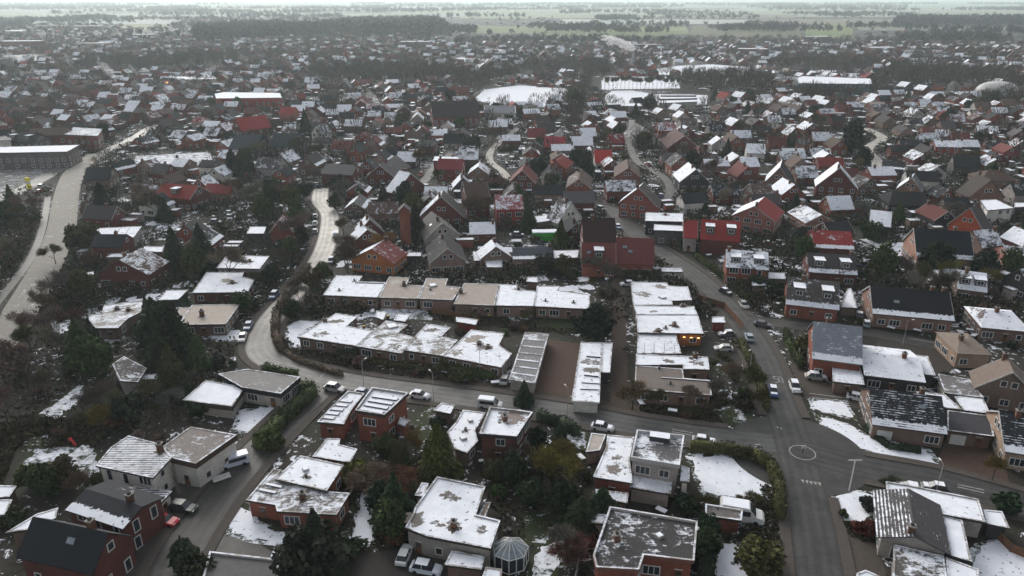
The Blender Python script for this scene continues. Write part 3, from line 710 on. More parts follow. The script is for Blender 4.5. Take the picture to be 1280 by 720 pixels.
# painted marks
def marks(polys, name='road_markings'):
    b = MB(); z = .080
    for p in polys: b.face([(*q, z) for q in p], 0)
    o = b.build(name, M['paint']); o['kind'] = 'structure'
rg = []
for i in range(36):
    a0, a1 = 2*PI*i/36, 2*PI*(i+1)/36; rg.append([(X0+r*math.cos(a), Y0+r*math.sin(a)) for r, a in ((2.1, a0), (2.27, a0), (2.27, a1), (2.1, a1))])
def tri(x, y, w, l, a):
    X, Y = at(x, y); c, s = math.cos(a), math.sin(a); return [(X+c*u-s*v, Y+s*u+c*v) for u, v in ((-w/2, l/2), (0, -l/2), (w/2, l/2))]
for i in range(5): rg.append(ccw(tri(1003.5+5.3*i, 602.2+.9*i, .55, .9, -.12)))
for i in range(5): rg.append(ccw(rect(*at(947, 556+2.9*i), .0, .95, .26)))
for x, y in ((972, 535), (976.5, 536), (418, 487), (422, 487.5), (426, 488)): rg.append(ccw(tri(x, y, .5, .6, 0)))
def line(x0, y0, x1, y1, w=.16):
    a, b_ = at(x0, y0), at(x1, y1); L = math.hypot(b_[0]-a[0], b_[1]-a[1]); nx, ny = -(b_[1]-a[1])/L*w/2, (b_[0]-a[0])/L*w/2
    rg.append(ccw([(a[0]-nx, a[1]-ny), (b_[0]-nx, b_[1]-ny), (b_[0]+nx, b_[1]+ny), (a[0]+nx, a[1]+ny)]))
for l in ((840, 537, 866, 541.5), (840, 540, 866, 544.5), (1197, 606, 1230, 613), (1197, 609, 1230, 616.5), (400, 471.5, 406.5, 466.5), (333, 449, 350, 456), (338, 449, 353, 455), (1012, 492, 1058, 498), (1015, 497, 1058, 502), (1136, 423.5, 1181, 430.5)): line(*l, .22)
# the painted 50, read by drivers leaving the roundabout
def digit(pts, ox, base):
    X, Y = at(*base); T = at(969.5, 468.5); a = math.atan2(T[1]-Y, T[0]-X)-PI/2; c, s = math.cos(a), math.sin(a)
    P = [(X+c*(ox+u)-s*v, Y+s*(ox+u)+c*v) for u, v in pts]
    for p, q in zip(P, P[1:]):
        L = math.hypot(q[0]-p[0], q[1]-p[1]) or 1; dx, dy = (q[0]-p[0])/L*.10, (q[1]-p[1])/L*.10; nx, ny = -dy, dx
        rg.append(ccw([(p[0]-nx-dx, p[1]-ny-dy), (q[0]-nx+dx, q[1]-ny+dy), (q[0]+nx+dx, q[1]+ny+dy), (p[0]+nx-dx, p[1]+ny-dy)]))
digit([(.62, 2.6), (0, 2.6), (0, 1.6), (.45, 1.6), (.66, 1.3), (.66, .4), (.45, 0), (0, 0)], -.75, (974.5, 478.5))
digit([(.15, 0), (0, .4), (0, 2.2), (.15, 2.6), (.5, 2.6), (.66, 2.2), (.66, .4), (.5, 0), (.15, 0)], .2, (974.5, 478.5))
marks(rg)
# snowy lawns
LG = (.035, .045, .020)
for px, s in (([(861, 570), (880, 570), (915, 573), (941, 582), (955, 601), (952, 622), (925, 622), (880, 616), (872, 594)], .86), ([(889, 674), (933, 683), (918, 696), (935, 724), (900, 730), (894, 700)], .86),
              ([(301, 631), (290, 636), (284, 650), (290, 666), (320, 675.5), (368, 684), (372, 676), (345, 664), (320, 654), (314, 643)], .95),
              ([(451, 619), (482, 617.7), (480, 634), (467, 653), (464, 680), (430, 683), (427, 676), (439, 668)], .80), ([(46, 561), (116, 556), (124, 590), (100, 609), (21, 602), (25, 585)], .55),
              ([(50, 516), (72, 503), (104, 478), (104, 498), (66, 526)], .62), ([(60, 400), (84, 392), (96, 408), (70, 420)], .6), ([(118, 418), (150, 410), (160, 424), (128, 432)], .55), ([(30, 548), (70, 540), (60, 556), (28, 560)], .5), ([(262, 418), (298, 412), (300, 424), (270, 428)], .8), ([(302, 515), (332, 509), (352, 516), (333, 540), (293, 538)], .93),
              ([(1014, 500), (1056, 502), (1066, 523), (1017, 511)], .93), ([(1021, 519), (1060, 532), (1082, 545), (1130, 556), (1160, 563), (1171, 582), (1131, 576), (1070, 560), (1040, 545)], .90),
              ([(1046, 618), (1064, 613), (1088, 618), (1092, 640), (1076, 656), (1052, 652)], .85), ([(1224, 684), (1250, 678), (1292, 702), (1292, 740), (1212, 740), (1216, 700)], .92),
              ([(686, 673), (706, 672), (704, 690), (690, 720), (690, 745), (660, 745), (668, 700)], .60), ([(655, 645), (690, 640), (712, 655), (700, 672), (680, 680), (655, 680)], .42), ([(361, 408), (372, 402), (398, 402), (372, 420), (378, 432), (366, 434), (360, 420)], .92),
              ([(470, 385), (500, 382), (535, 388), (540, 400), (480, 398)], .55), ([(895, 452), (925, 450), (932, 462), (915, 470), (896, 466)], .52), ([(890, 514), (915, 505), (935, 520), (928, 530), (905, 528)], .42),
              ([(1094, 305), (1130, 303), (1133, 322), (1105, 326), (1092, 318)], .75), ([(992, 425), (1008, 426), (1009, 440), (996, 440)], .55), ([(700, 540), (730, 540), (733, 562), (705, 560)], .5),
              ([(520, 520), (545, 505), (550, 530), (530, 560), (515, 558)], .42), ([(170, 195), (262, 190), (268, 205), (200, 212), (165, 208)], .6), ([(225, 285), (262, 282), (268, 292), (230, 294)], .6), ([(630, 385), (660, 383), (668, 398), (640, 404)], .5), ([(700, 395), (718, 398), (715, 412), (668, 408), (668, 404)], .15)):
    Pw = ccw([at(x, y) for x, y in px]); sheet(inset(Pw, -.7), 'lawn', LG, s*.55, .3, world=True); sheet(px, 'lawn', LG, s, .45, occ=4, step=.8)
# ---- flat roofed terrace rows
T1 = 'flat roofed terrace north of the curving street'; T2 = 'flat roofed terrace along the curving street'
fk = 'mmlss'
flat_house([(420, 343.8), (453.8, 344.3), (448.8, 351.8), (482, 352.5), (472.5, 371.8), (403.8, 368.8)], 3.2, PK, snow=.95, label='white snow-covered flat roof bungalow at the left end of the back terrace', group=T1, vents=((424, 363), (443, 351)), streaks=(((444, 353), (480, 354), .3, .25),))
flat_house([(486, 345.8), (512.5, 346.8), (508, 355.5), (528.8, 357), (522.2, 373.3), (473, 371.8)], 3.2, PK, BG, .22, label='beige gravel roofed bungalow second from the left in the back terrace', group=T1, chim=((505, 355), ), patches=((495, 352, 2, (.42, .4, .37)),))
flat_house([(532.5, 347.5), (560, 348), (557, 357), (576.3, 358.8), (566.2, 375), (523, 373.3)], 3.2, PK, BG, .42, label='back terrace bungalow with a round snowy roof patch and beige front roof', group=T1, domes=((541, 357, 1.6),), vents=((538, 362),))
R_ = flat_house([(580, 353.8), (623.8, 355), (618.4, 381.8), (566.6, 380)], 3.2, PK, BG, .20, label='beige roofed back terrace bungalow with a pitched glass skylight', group=T1, chim=((576, 364),))
flat_house([(624.3, 355), (648, 356), (646, 361), (671, 364), (667, 382.6), (619.2, 381.8)], 3.2, PK, snow=.90, label='snowy terrace bungalow right of the pitched glass skylight', group=T1, vents=((648, 362),), chim=((648, 359, .6),))
flat_house([(671, 357), (700, 357.5), (697, 362.5), (737, 368), (737, 386.3), (668, 382.8)], 3.2, PK, snow=.97, label='right end bungalow of the back terrace beside the round dark tree', group=T1, vents=((682, 376), (717, 378)))
flat_house([(420, 391.3), (447.5, 395), (433.8, 407.5), (467, 413), (445, 432.3), (371.3, 420.8)], 3.0, BR, snow=.93, label='large snow-white flat roof bungalow at the street bend', group=T2, patches=((401, 417, 2.4), (421, 401, 2.0)), chim=((406, 399, .7),), door=True)
flat_house([(482.5, 400.5), (510.5, 405.5), (498, 416), (520, 422), (502, 441.8), (445.4, 432.6)], 3.0, BR, (.24, .22, .19), .66, label='front terrace bungalow with blotchy grey snow second from the bend', group=T2, patches=((476, 419, 2.2), (494, 432, 2.4), (483, 410, 1.5)), domes=((490, 408, 2),))
flat_house([(533.8, 404.3), (563.8, 408.8), (552.5, 420), (572.5, 425), (553.8, 444.8), (502.4, 437.3)], 3.0, BR, (.22, .20, .18), .68, label='front terrace bungalow with a round bare gravel patch at its front edge', group=T2, patches=((550, 438, 2.8, (.26, .24, .21)), (540, 412, 2), (522, 430, 1.5)))
flat_house([(588.8, 412), (631, 416), (624, 431), (640, 442), (627, 459.3), (554.2, 445.3)], 3.0, PK, (.30, .275, .25), .80, label='front terrace bungalow with a square beige roof patch beside the garages', group=T2, patches=((593, 423, 3.4, (.33, .30, .27)), (570, 440, 2.2, (.26, .24, .21)), (603, 434, 2)), chim=((599, 428, .6), (610, 432, .6)))
for i in range(7):
    t0, t1 = i/7, (i+1)/7; a = (656+(636-656)*t0, 415+59*t0); b_ = (656+(636-656)*t1, 415+59*t1); c = (686+(669-686)*t0+.4, 417+62*t0); d = (686+(669-686)*t1, 417+62*t1)
    flat_house([a, c, d, b_], 2.6-.0*i, PG, (.20, .20, .21), (.62, .35, .3, .38, .28, .42, .55)[i], cat='garage', name='garage', win=False, group='garages in the left row of the court', fascia=(.3, .3, .3),
               label=('snowiest garage at the far end of the court row', 'second garage from the far end, left row of the court', 'third garage from the far end, left row of the court', 'middle garage of the left row in the brown court', 'third garage from the near end, left row of the court', 'second garage from the near end, left row of the court', 'garage beside the small conifer at the near end of the court')[i])
flat_house([(726, 427.5), (752.6, 428), (749.5, 503), (714, 501)], 2.7, WH, (.20, .19, .18), .86, cat='garage', name='garage_block', win=False, fascia=(.6, .6, .58), label='long white snowy garage block on the right of the brown court', patches=((738, 452, 2.6), (741, 462, 2.3)), streaks=(((733, 445), (751, 446.5), .5, .3), ((730, 468.5), (748, 470.5), .5, .3), ((727, 478), (750, 479.5), .25, .2), ((725, 486), (750, 487), .25, .2)))
flat_house([(753, 428.2), (766, 428.3), (762.5, 466), (751, 465)], 2.9, DG, snow=1.0, cat='garage', name='carport', win=False, label='narrow snow-white carport roof joined to the long garage block')
T3 = 'flat roofed row right of the footpath'
flat_house([(788, 352), (833, 353), (836, 357), (860, 358), (865, 375), (840, 376), (841, 381), (791.5, 381)], 3.2, BR, (.26, .24, .22), .84, label='snowy flat roofed house at the far end of the row right of the footpath', group=T3, patches=((803, 367, 3, (.27, .25, .24)), (825, 358, 2.4, (.27, .25, .24))), domes=((828, 372, 1.3),), chim=((854, 380, .5),))
flat_house([(792, 381.5), (867.5, 382.5), (872, 393), (795, 392.5)], 3.2, BR, snow=.93, label='narrow strip of snowy roof second from the far end of the footpath row', group=T3, patches=((817, 389, 1.2),))
flat_house([(795, 393), (872.5, 393.4), (879.5, 417), (797, 415.5)], 3.3, (.30, .13, .06), snow=.92, label='snowy house with three warm lamps under its eave', group=T3, chim=((843, 405, .8), (823, 412, .6)), vents=((832, 410),))
flat_house([(797, 416.5), (845, 418), (852, 442), (796, 441.5)], 2.8, BR, (.3, .3, .31), .82, label='panelled snowy conservatory roof behind the warm lamps', cat='extension', name='flat_roof_extension', win=False, streaks=(((804, 428), (804, 441), .3, .2), ((816, 428), (816, 441), .3, .2), ((829, 428), (829, 441), .3, .2), ((841, 428), (842, 441), .3, .2)))
flat_house([(795, 442), (885, 446), (887, 462), (854, 461), (853, 456), (794.5, 456)], 3.4, PK, snow=.88, label='flat snowy roof with a dark chimney smudge in the footpath row', group=T3, patches=((871, 453, 2.0), (836, 451, 1.4)), chim=((869, 444, 1),))
flat_house([(794.5, 456.5), (853.6, 461), (855, 472.5), (887.5, 475), (890, 494), (793, 486)], 3.2, PK, (.17, .145, .13), .18, label='bare brown flat roof at the near end of the footpath row', group=T3, vents=((838, 480), (824, 461)), streaks=(((826, 472), (888, 476.5), .2, .2),), rim=(.4, .36, .34))
for x, y in ((855, 419.6), (864, 420.2), (873, 420.8)):
    X, Y = at(x, y, 2.6); R = thing('wall_lamp', 'wall lamp', X, Y, 0, None, 'warm lamps under the eave', 'glowing warm lamp under the eave', z=2.4)
    b = MB(); b.box(-.22, .22, -.35, -.1, -.12, .12); b.build('lamp_glass', M['lamp'], R); b = MB(); b.box(-.24, .24, -.37, -.0, .13, .2); b.build('lamp_cap', M['trim'], R)
# ---- left foreground
R_ = flat_house([(160.4, 544.3), (202, 555), (215.4, 571), (191, 597.5), (119, 582), (138, 559)], 5.6, WH, GR, .62, tile=1.0, over=.5, label='two storey white house with a striped snowy roof and stone chimney', kinds='slt', chim=((200, 560, 1.3),), door=False)
flat_house([(238, 533), (296.5, 543), (244.5, 579.5), (213, 572), (203, 558)], 5.2, WH, (.21, .19, .18), .44, label='white walled house with a grey-brown flat roof beside the parked van', fascia=(.075, .05, .04), kinds='slt')
flat_house([(168, 607), (215.5, 613.7), (195.6, 634.5), (159, 623.8)], 3.0, WH, GR, .62, tile=1.0, label='low annex with striped snow below the white house', cat='extension', name='flat_roof_extension')
Sh((82, 640), (154, 664), 623, 4.8, 3.8, DR, SL, (.05, .02), (.3, 1), label='dark slate roofed house with a snow strip, behind the skylight house', verge=False, sky=0, kinds='ts')
Sh((20, 697), (116, 719), 657, 4.6, 3.8, DR, SL, (.0, .0), (.3, .12), label='dark slate roofed brick house with a hexagonal snowy skylight', verge=False, sky=1, kinds='ts')
flat_house([(6, 666), (46, 642), (73, 634), (70, 647), (46, 660)], 3.2, BR, snow=.94, label='snow-covered lean-to roof left of the slate houses', cat='extension', name='lean_to', win=False)
for q, lb in (([(-14, 606), (21, 607), (12, 621), (-18, 622)], 'upper snow-white shed roof at the left edge'), ([(-14, 624), (16, 624), (6, 643), (-20, 645)], 'lower snow-white shed roof at the left edge')):
    flat_house(q, 2.6, BR, snow=1, label=lb, cat='shed', name='garden_shed', win=False)
flat_house([(257, 475), (306, 484), (290, 508), (228, 500)], 3.0, PG, snow=1, label='smooth snow-white flat roof beside the dark-fascia bungalow')
flat_house([(272, 467), (310, 461), (375.5, 471), (351, 492), (302, 484)], 3.6, PG, (.24, .235, .23), .42, label='pale bungalow with a deep black fascia and grey roof', fascia=(.02, .022, .025), kinds='ll')
flat_house([(375, 569), (430, 581), (408.6, 613.5), (343, 598.5)], 3.8, RB, snow=.97, label='brick flat roofed house topped with smooth snow by the lower street', vents=((383, 596),), domes=((382, 587, .8),))
flat_house([(341, 586), (352, 587), (342.6, 599), (408.6, 614), (437.6, 616), (420.8, 643.6), (346, 639), (344, 631), (307, 625)], 3.3, RB, (.17, .155, .145), .60, label='brick bungalow with blotchy snow and two roof ridges of bare gravel', chim=((378, 620, 1.1),), kinds='lm', streaks=(((325, 612), (345, 616), .5, .2), ((333, 605), (352, 609), .5, .2)))
flat_house([(262, 690), (350, 700), (345, 735), (250, 735)], 3.0, PG, GR, .2, label='grey flat roof with a pale rim at the bottom edge', rim=(.45, .43, .41), parapet=.2)
dr = [(((402+i*5.2-3*j, 525.5-7*i), (0, 0))) for i in range(1) for j in range(1)]
flat_house([(435, 489), (456, 492), (439, 514), (430, 531), (396, 528), (421, 502.5)], 3.4, RB, (.2, .19, .19), .80, label='low brick house with short snow drifts across its roof', parapet=.15, streaks=tuple(((426-5.5*i, 500.5+5.2*i), (440-5.5*i, 502+5.2*i), .9, .22) for i in range(5)))
flat_house([(465, 485.6), (511, 492.5), (481, 520.5), (443.5, 514.5)], 6.2, RB, (.2, .19, .19), .88, label='tall red brick cube house with long snow drifts on its roof', parapet=.35, kinds='lm', streaks=tuple(((466-5*i, 495+5.3*i), (497-6*i, 499.5+5.5*i), .9, .25) for i in range(4)))
flat_house([(408.6, 547.4), (425.4, 548), (424, 555), (446.8, 561), (438, 578), (390, 570.5)], 2.8, RB, snow=.90, label='bluish snowy annex roof between the two brick houses', cat='extension', name='flat_roof_extension')
flat_house([(500, 521), (513, 525.5), (506, 533.5), (497, 530)], 3.0, RB, snow=.95, label='small snowy porch roof on the side of the tall brick cube house', cat='extension', name='flat_roof_extension', win=False)
flat_house([(578.8, 512), (607.5, 515.6), (594, 538), (597.5, 551), (583.8, 566), (568, 561), (563.8, 550), (558.8, 540), (571, 526)], 3.2, BR, snow=.97, label='low smooth snowy wing left of the raised roof house', domes=((588, 526, .7), (579, 548, .9)), vents=((582, 538),))
flat_house([(612, 510), (655, 515), (666, 517), (646, 547.5), (599, 543.8)], 5.6, DR, (.22, .19, .18), .92, label='brick house with a raised snowy roof and bare beige back corner', parapet=.35, chim=((631, 523, 1),), patches=((645, 520, 3.6, (.25, .21, .2)), (638, 518, 2.5, (.25, .21, .2))), kinds='lm')
flat_house([(546, 596), (607, 608.5), (595, 643.6), (625.6, 651), (613.4, 686.4), (534, 671), (506, 660), (515.6, 643.6), (518.6, 634.5)], 4.0, PG, (.12, .11, .11), .95, label='large pale house under smooth snow beside the glazed conservatory', parapet=.12, chim=((567, 655, 1),), patches=((561, 619, 1.6), (519, 648, 2.2), (568, 623, 1.1), (543, 652, .8), (551, 656, .8), (602, 662, 1.4)), kinds='lst')
flat_house([(527, 603), (536, 604), (530, 621), (518, 619)], 3.0, PG, snow=.85, label='small snowy annex at the left corner of the large pale house', cat='extension', name='flat_roof_extension', win=False)
flat_house([(606, 628), (614, 627), (606, 648), (598, 644)], 3.0, TN, TN, .1, label='tan bare roof strip on the right side of the large pale house', cat='extension', name='flat_roof_extension', win=False)
flat_house([(564.5, 688), (606, 695.6), (602, 712), (555, 706)], 2.7, BR, snow=.97, label='snowy carport roof in front of the large pale house', cat='carport', name='carport', win=False)
flat_house([(607, 708), (628, 711), (626, 730), (600, 728)], 2.6, PG, snow=.95, label='snow-capped shed below the conservatory', cat='shed', name='garden_shed', win=False)
# ---- middle foreground
flat_house([(795.9, 539), (855.5, 546), (849.5, 584), (788, 573.5)], 6.2, PG, (.13, .13, .135), .60, label='two storey white-framed house with a raised snowy box on its roof', parapet=.4, fascia=(.42, .42, .42), rim=(.5, .5, .5), kinds='lml', streaks=(((812, 547), (837, 550.5), 1.6, .9),), patches=((836, 562, 3.2, (.10, .10, .105)), (843, 553, 2.6, (.10, .10, .105))))
flat_house([(759, 543), (793, 546), (787, 573), (791, 604), (741, 596), (757.7, 558)], 3.8, RB, (.15, .14, .14), .78, label='low brick wing with melting snow left of the white-framed house', patches=((766, 586, 2, (.2, .18, .17)), (771, 571, 1.2)), kinds='lm')
flat_house([(739, 541), (757.7, 543), (750, 562.7), (732, 565)], 2.8, PG, (.45, .41, .37), .15, label='beige topped garage beside the low brick wing', cat='garage', name='garage', rim=(.55, .53, .5), kinds='g')
flat_house([(788, 592), (840, 598), (838.7, 617.7), (787, 609)], 2.9, PG, (.42, .45, .48), .9, tile=.0, label='white ribbed terrace roof under the long window band', cat='veranda', name='terrace_roof', win=False, streaks=tuple(((793+7*i, 593+.8*i), (792+7*i, 609.5+1.1*i), .14, .12) for i in range(7)))
flat_house([(744, 611), (786, 616), (784, 629), (746, 622)], 2.7, BR, (.42, .45, .48), .85, label='glazed snowy veranda in front of the low brick wing', cat='veranda', name='terrace_roof', win=False, streaks=tuple(((750+6.5*i, 612+.8*i), (749+6.5*i, 622+1.2*i), .14, .12) for i in range(6)))
flat_house([(852, 581), (862, 585), (862, 603), (850, 601)], 4.2, WH, snow=.9, label='white side annex on the right of the white-framed house', cat='extension', name='flat_roof_extension', kinds='l')
flat_house([(762, 634.5), (872, 653), (867.7, 703), (805, 695.6), (799, 714), (745, 711), (741, 695.6)], 4.0, RB, (.055, .053, .055), .46, label='wide flat dark roof streaked with snow behind a pale rim', parapet=.3, rim=(.42, .39, .37), fascia=(.20, .10, .08), chim=((771, 672, 1.1),), domes=((824, 670, .8),), kinds='lm')
flat_house([(739, 642), (759, 643), (755, 655), (738, 653)], 2.8, PG, snow=1, label='small snow-white hut left of the wide dark roof', cat='shed', name='garden_shed', win=False)
flat_house([(881.4, 630), (928.8, 637.5), (927, 651.5), (881.4, 645)], 2.7, RB, (.15, .14, .135), .42, label='red brick garage with a pale rim in front of the caravan', cat='garage', name='garage', rim=(.5, .47, .44), parapet=.12, win=False)
# ---- right foreground
Sh((1015, 449), (1078, 457), 406, 4.4, 7.5, RB, (.20, .22, .26), (.5, .36), (.6, 1), label='red walled house with a bluish sheet roof and snowy lower edge', tile=.2, verge=False)
flat_house([(1040, 455), (1076, 460), (1081, 481), (1041, 477)], 2.9, BR, snow=.80, label='snowy front annex of the bluish roofed house', cat='extension', name='flat_roof_extension')
Sh((1080, 471), (1157, 480.5), 444, 3.0, 7.5, DG, GR, (.7, .84), label='broad low house with a ribbed snow-white roof and two vents', tile=.6, verge=False, hip=0)
flat_house([(1135, 442), (1160, 445), (1170, 469.5), (1156, 468)], 3.0, DG, snow=.90, label='white roof wing right of the ribbed snowy roof', cat='extension', name='flat_roof_extension')
flat_house([(1172, 467), (1212, 474), (1230, 497), (1181, 491)], 3.2, PG, (.17, .16, .16), .48, label='grey flat roof with a fan of snow beside the tan roofed house')
flat_house([(1145, 489), (1180, 492), (1203, 512), (1183, 510), (1163, 501), (1147, 495)], 3.0, PG, snow=.97, label='white flat roof behind the black roofed bungalow', cat='extension', name='flat_roof_extension')
flat_house([(1193, 495.5), (1227, 493), (1238, 517), (1204, 512.5)], 3.05, PG, snow=1, label='square snow-white roof above the double garage', cat='extension', name='flat_roof_extension')
flat_house([(1184, 512.5), (1238, 519.5), (1243, 545.5), (1184, 538)], 2.9, BR, (.055, .055, .065), .04, label='bare dark grey garage roof with two white doors', cat='garage', name='garage', kinds='g')
Sh((1090, 532), (1184, 544.5), 491, 3.0, 6.8, BR, SL, (.1, .36), (0, .4), tile=.65, label='black tiled bungalow with snow streaks behind the curved snowy lawn', sky=1, verge=False, kinds='gml')
Sh((1256, 566), (1330, 578), 520, 3.2, 7, TN, SL, (.1, .3), (0, .8), tile=.8, label='dark house with a tan brick gable at the right edge', verge=True)
Gh((1217, 485), (1302, 500), (1262, 466), (1248, 450), 3.6, BR, (.17, .135, .115), s=(.12, .1), label='large brown brick gable house with a plain tan roof', verge=True, kinds='tm')
Sh((1196, 444), (1240, 446), 424, 3.2, 5.5, TN, (.24, .195, .165), (.1, .05), label='house with a hipped tan roof and glass winter garden', hip=.8, verge=False)
Sh((1226, 411), (1290, 417), 389, 3.0, 6.5, BR, BN, (.7, .84), (0, 1), label='long house with a snowy roof and hipped brown end by the right edge', hip=.5)
Sh((1091, 393), (1193, 402.5), 362, 3.4, 7.5, (.24, .15, .12), (.012, .013, .018), (.05, .0), (0, 1), label='long brick house with a plain black roof and snow-edged gutter', chim=2, sky=2, verge=True, kinds='ml')
Sh((982, 381), (1049, 388.5), 350, 3.4, 6.5, RB, (.09, .08, .078), (.4, .40), (0, .3), label='red brick house with a wide grey dormer and frosted roof', dormer=2)
Gh((1097.5, 672.7), (1186, 694), (1146, 671), (1136, 613), 3.2, PG, (.075, .072, .075), s=(.42, .22), tile=.7, label='big tent-like house with striped snow on a dark tiled roof', kinds='lt', over=.7)
flat_house([(1107, 602), (1134, 606), (1223, 624), (1232, 653.5), (1172, 642), (1137, 613), (1108, 615)], 3.2, PG, snow=.96, label='long snow-white flat roof behind the striped tent-like roof', parapet=.1)
flat_house([(1177.5, 643.6), (1203, 650), (1215, 702), (1188, 694)], 3.0, DG, snow=1.0, label='narrow snow-white wing right of the striped tent-like roof', cat='extension', name='flat_roof_extension')
flat_house([(1229, 636.5), (1253, 639), (1262.5, 660.5), (1233, 654)], 2.7, DG, snow=1, label='snow-white garage at the right end of the long flat roof', cat='garage', name='garage', win=False)
flat_house([(1117, 680), (1180, 695), (1186, 735), (1115, 735)], 3.1, WH, (.10, .09, .085), .60, label='patchy snowy roof in front of the striped tent-like roof')
flat_house([(1182, 696), (1223, 711), (1226, 740), (1186, 740)], 3.0, PG, snow=.95, label='snow-white roof corner beside the lawn at the bottom edge', cat='extension', name='flat_roof_extension')
flat_house([(1071, 716), (1082, 712), (1100, 720), (1095, 740), (1066, 740)], 2.6, PG, snow=1, label='small snowy hut beside the driveway at the bottom edge', cat='shed', name='garden_shed', win=False)
# ---- left middle
flat_house([(240, 366), (258, 340), (305, 340), (303, 346), (318.8, 349), (310, 365)], 3.2, DR, snow=.95, label='dark red bungalow with a clean snowy roof above the beige one', chim=((290, 352, .7),), patches=((283, 350, 2.4, (.3, .27, .22)),))
flat_house([(240, 381), (300, 380), (282.5, 405), (222.5, 406)], 3.2, BR, (.42, .37, .33), .25, label='beige roofed bungalow with a dark chimney below the red one', chim=((252.5, 393, 1.4),))
flat_house([(221, 384), (239, 384), (229, 397.5), (212.5, 398)], 2.9, BR, (.42, .38, .34), .45, label='small half-snowy annex left of the beige roof', cat='extension', name='flat_roof_extension', win=False)
flat_house([(207.5, 362.5), (236, 362), (222.5, 374.5), (197.5, 375)], 2.8, DG, snow=.9, label='snowy outbuilding above left of the beige roof', cat='shed', name='outbuilding', win=False)
flat_house([(130, 381), (185, 374.5), (184, 386), (160, 398), (147.5, 410), (107.5, 410), (113, 393), (127, 392)], 3.2, BR, (.30, .28, .25), .62, label='stepped dirty-white flat roof among the left trees', chim=((146, 385, .7), (160, 386, .6)))
flat_house([(140, 455), (155, 445), (184, 460), (172.5, 477.5), (150, 476)], 3.4, PG, (.08, .075, .075), .5, label='dark roof with a white front half in the left trees')
flat_house([(174, 468), (199, 467), (196, 474), (176, 474)], 2.6, DG, snow=.8, label='small patchy shed beside the half-white roof', cat='shed', name='garden_shed', win=False)
flat_house([(94, 343), (117, 339), (117, 343), (94, 347)], 2.8, DG, snow=1, label='thin snowy roof left of the brown gable house', cat='shed', name='garden_shed', win=False)
flat_house([(284, 318.5), (337, 320), (325, 336), (270, 335)], 3.2, PG, snow=.93, label='long snowy bungalow roof with a dark vent near the curved road', chim=((312, 325, .6),))
flat_house([(312, 283), (333, 283), (330, 292), (308, 292)], 3, DG, snow=.95, label='snow-white garage left of the small red gable house', cat='garage', name='garage', win=False)
flat_house([(120, 285), (177.5, 282.5), (165, 300), (112.5, 302.5)], 3.4, PG, GR, .80, tile=0, label='wide flat roof with white and grey snow stripes', streaks=(((150, 284), (138, 301), .4, .15), ((162, 284), (150, 300), .4, .15)))
flat_house([(180, 308), (205, 308), (203, 315), (179, 314)], 2.8, DR, snow=.97, label='small snow-topped red outbuilding right of the striped flat roof', cat='shed', name='outbuilding', win=False)
Gh((120, 343), (186, 345), (152, 326), (150, 309), 4.0, DR, BN, s=(.85, .5), label='brown gable house with its left roof slope white', chim=1)
Gh((336, 291), (367.5, 290), (352.5, 275), (350, 268), 3.6, RB, (.16, .03, .03), s=(.2, .5), label='small red gable house beside the curved pale road', verge=True)
Sh((192, 246), (237, 250), 231, 4.6, 6, DR, (.22, .03, .03), (.6, .05), label='red roofed villa with snowy side wings in the left trees', dormer=1)
Sh((104, 227), (137, 225.5), 209, 4, 7, BR, SL, (.1, .05), label='slate roofed house by the bend of the snowy track')
Gh((98, 264), (124, 262), (112, 242), (121, 230), 3, BR, GR, s=(.85, .2), label='house with a snowy slope beside the tall dark conifer')
# ---- middle band
Gh((457.5, 221), (494, 222.5), (480, 207), (499, 188), 3.6, DR, (.11, .105, .11), s=(.75, .05), label='large grey roofed gable house with brick front and skylights', verge=True, sky=2)
Gh((494, 243), (534, 234), (511, 217), (523, 212), 4.0, DR, GR, s=(.95, .7), label='snowy roofed gable house with a tall brick chimney')
Gh((524, 271), (580, 271), (550, 246), (546, 238), 3.2, DR, (.085, .075, .075), s=(.6, .1), label='dark gable house with a white left eave, upper of the stepped three', verge=True)
Gh((531, 299), (576, 294), (557, 279), (549, 264), 3.2, PG, (.12, .112, .11), s=(.2, .1), label='grey roofed gable house, middle of the stepped three', sky=3)
Gh((536, 330), (584, 327), (562, 311), (560, 292), 3.6, (.22, .16, .14), (.035, .032, .036), s=(.35, .05), label='black roofed gable house with two square windows, nearest of the three', verge=True)
Gh((437, 325), (493, 331), (466, 312), (470, 298), 3.4, (.42, .16, .06), (.20, .055, .05), s=(.75, .4), label='orange fronted gable house with a rust-red snowy roof', verge=False)
Gh((440, 305), (480, 300), (468, 288), (470, 284), 4.5, DR, GR, s=(.9, .1), label='house with a bright snowy left slope behind the orange gable')
Gh((446, 293), (480, 290), (460, 275), (457, 270), 3.2, DR, GR, s=(.85, .1), label='dark house with a snowy slope above the orange gable')
gable_house(*at(508, 306), .1, 3.2, 3.2, 12, 13.5, RB, GR, label='slender brick chimney tower beside the stepped gable houses', cat='tower', name='brick_tower', chim=0, s=(.1, .1), verge=False, nowin=True)
Sh((641, 325.5), (692, 325), 310, 3.2, 5.5, PK, DB, (.1, .08), (0, 1), label='dark blue roofed bungalow left of the tall crimson house')
Sh((729, 304), (771, 304), 273, 8.2, 6.5, (.17, .05, .046), (.042, .022, .024), (.03, .02), label='house with a dark plum roof behind the crimson roof slope', verge=False, chim=1)
Sh((727, 333), (770, 334), 304, 3.4, 6.0, RB, (.15, .042, .040), (.03, .02), label='crimson tiled roof slope with a gabled dormer by the street bend', verge=True, chim=0, dormer=1, sky=1)
Sh((769, 330), (818, 332), 298, 3.6, 6.5, RB, (.15, .042, .042), (.03, .02), label='crimson roofed wing with white roof windows right of the tall house', sky=4, verge=False)
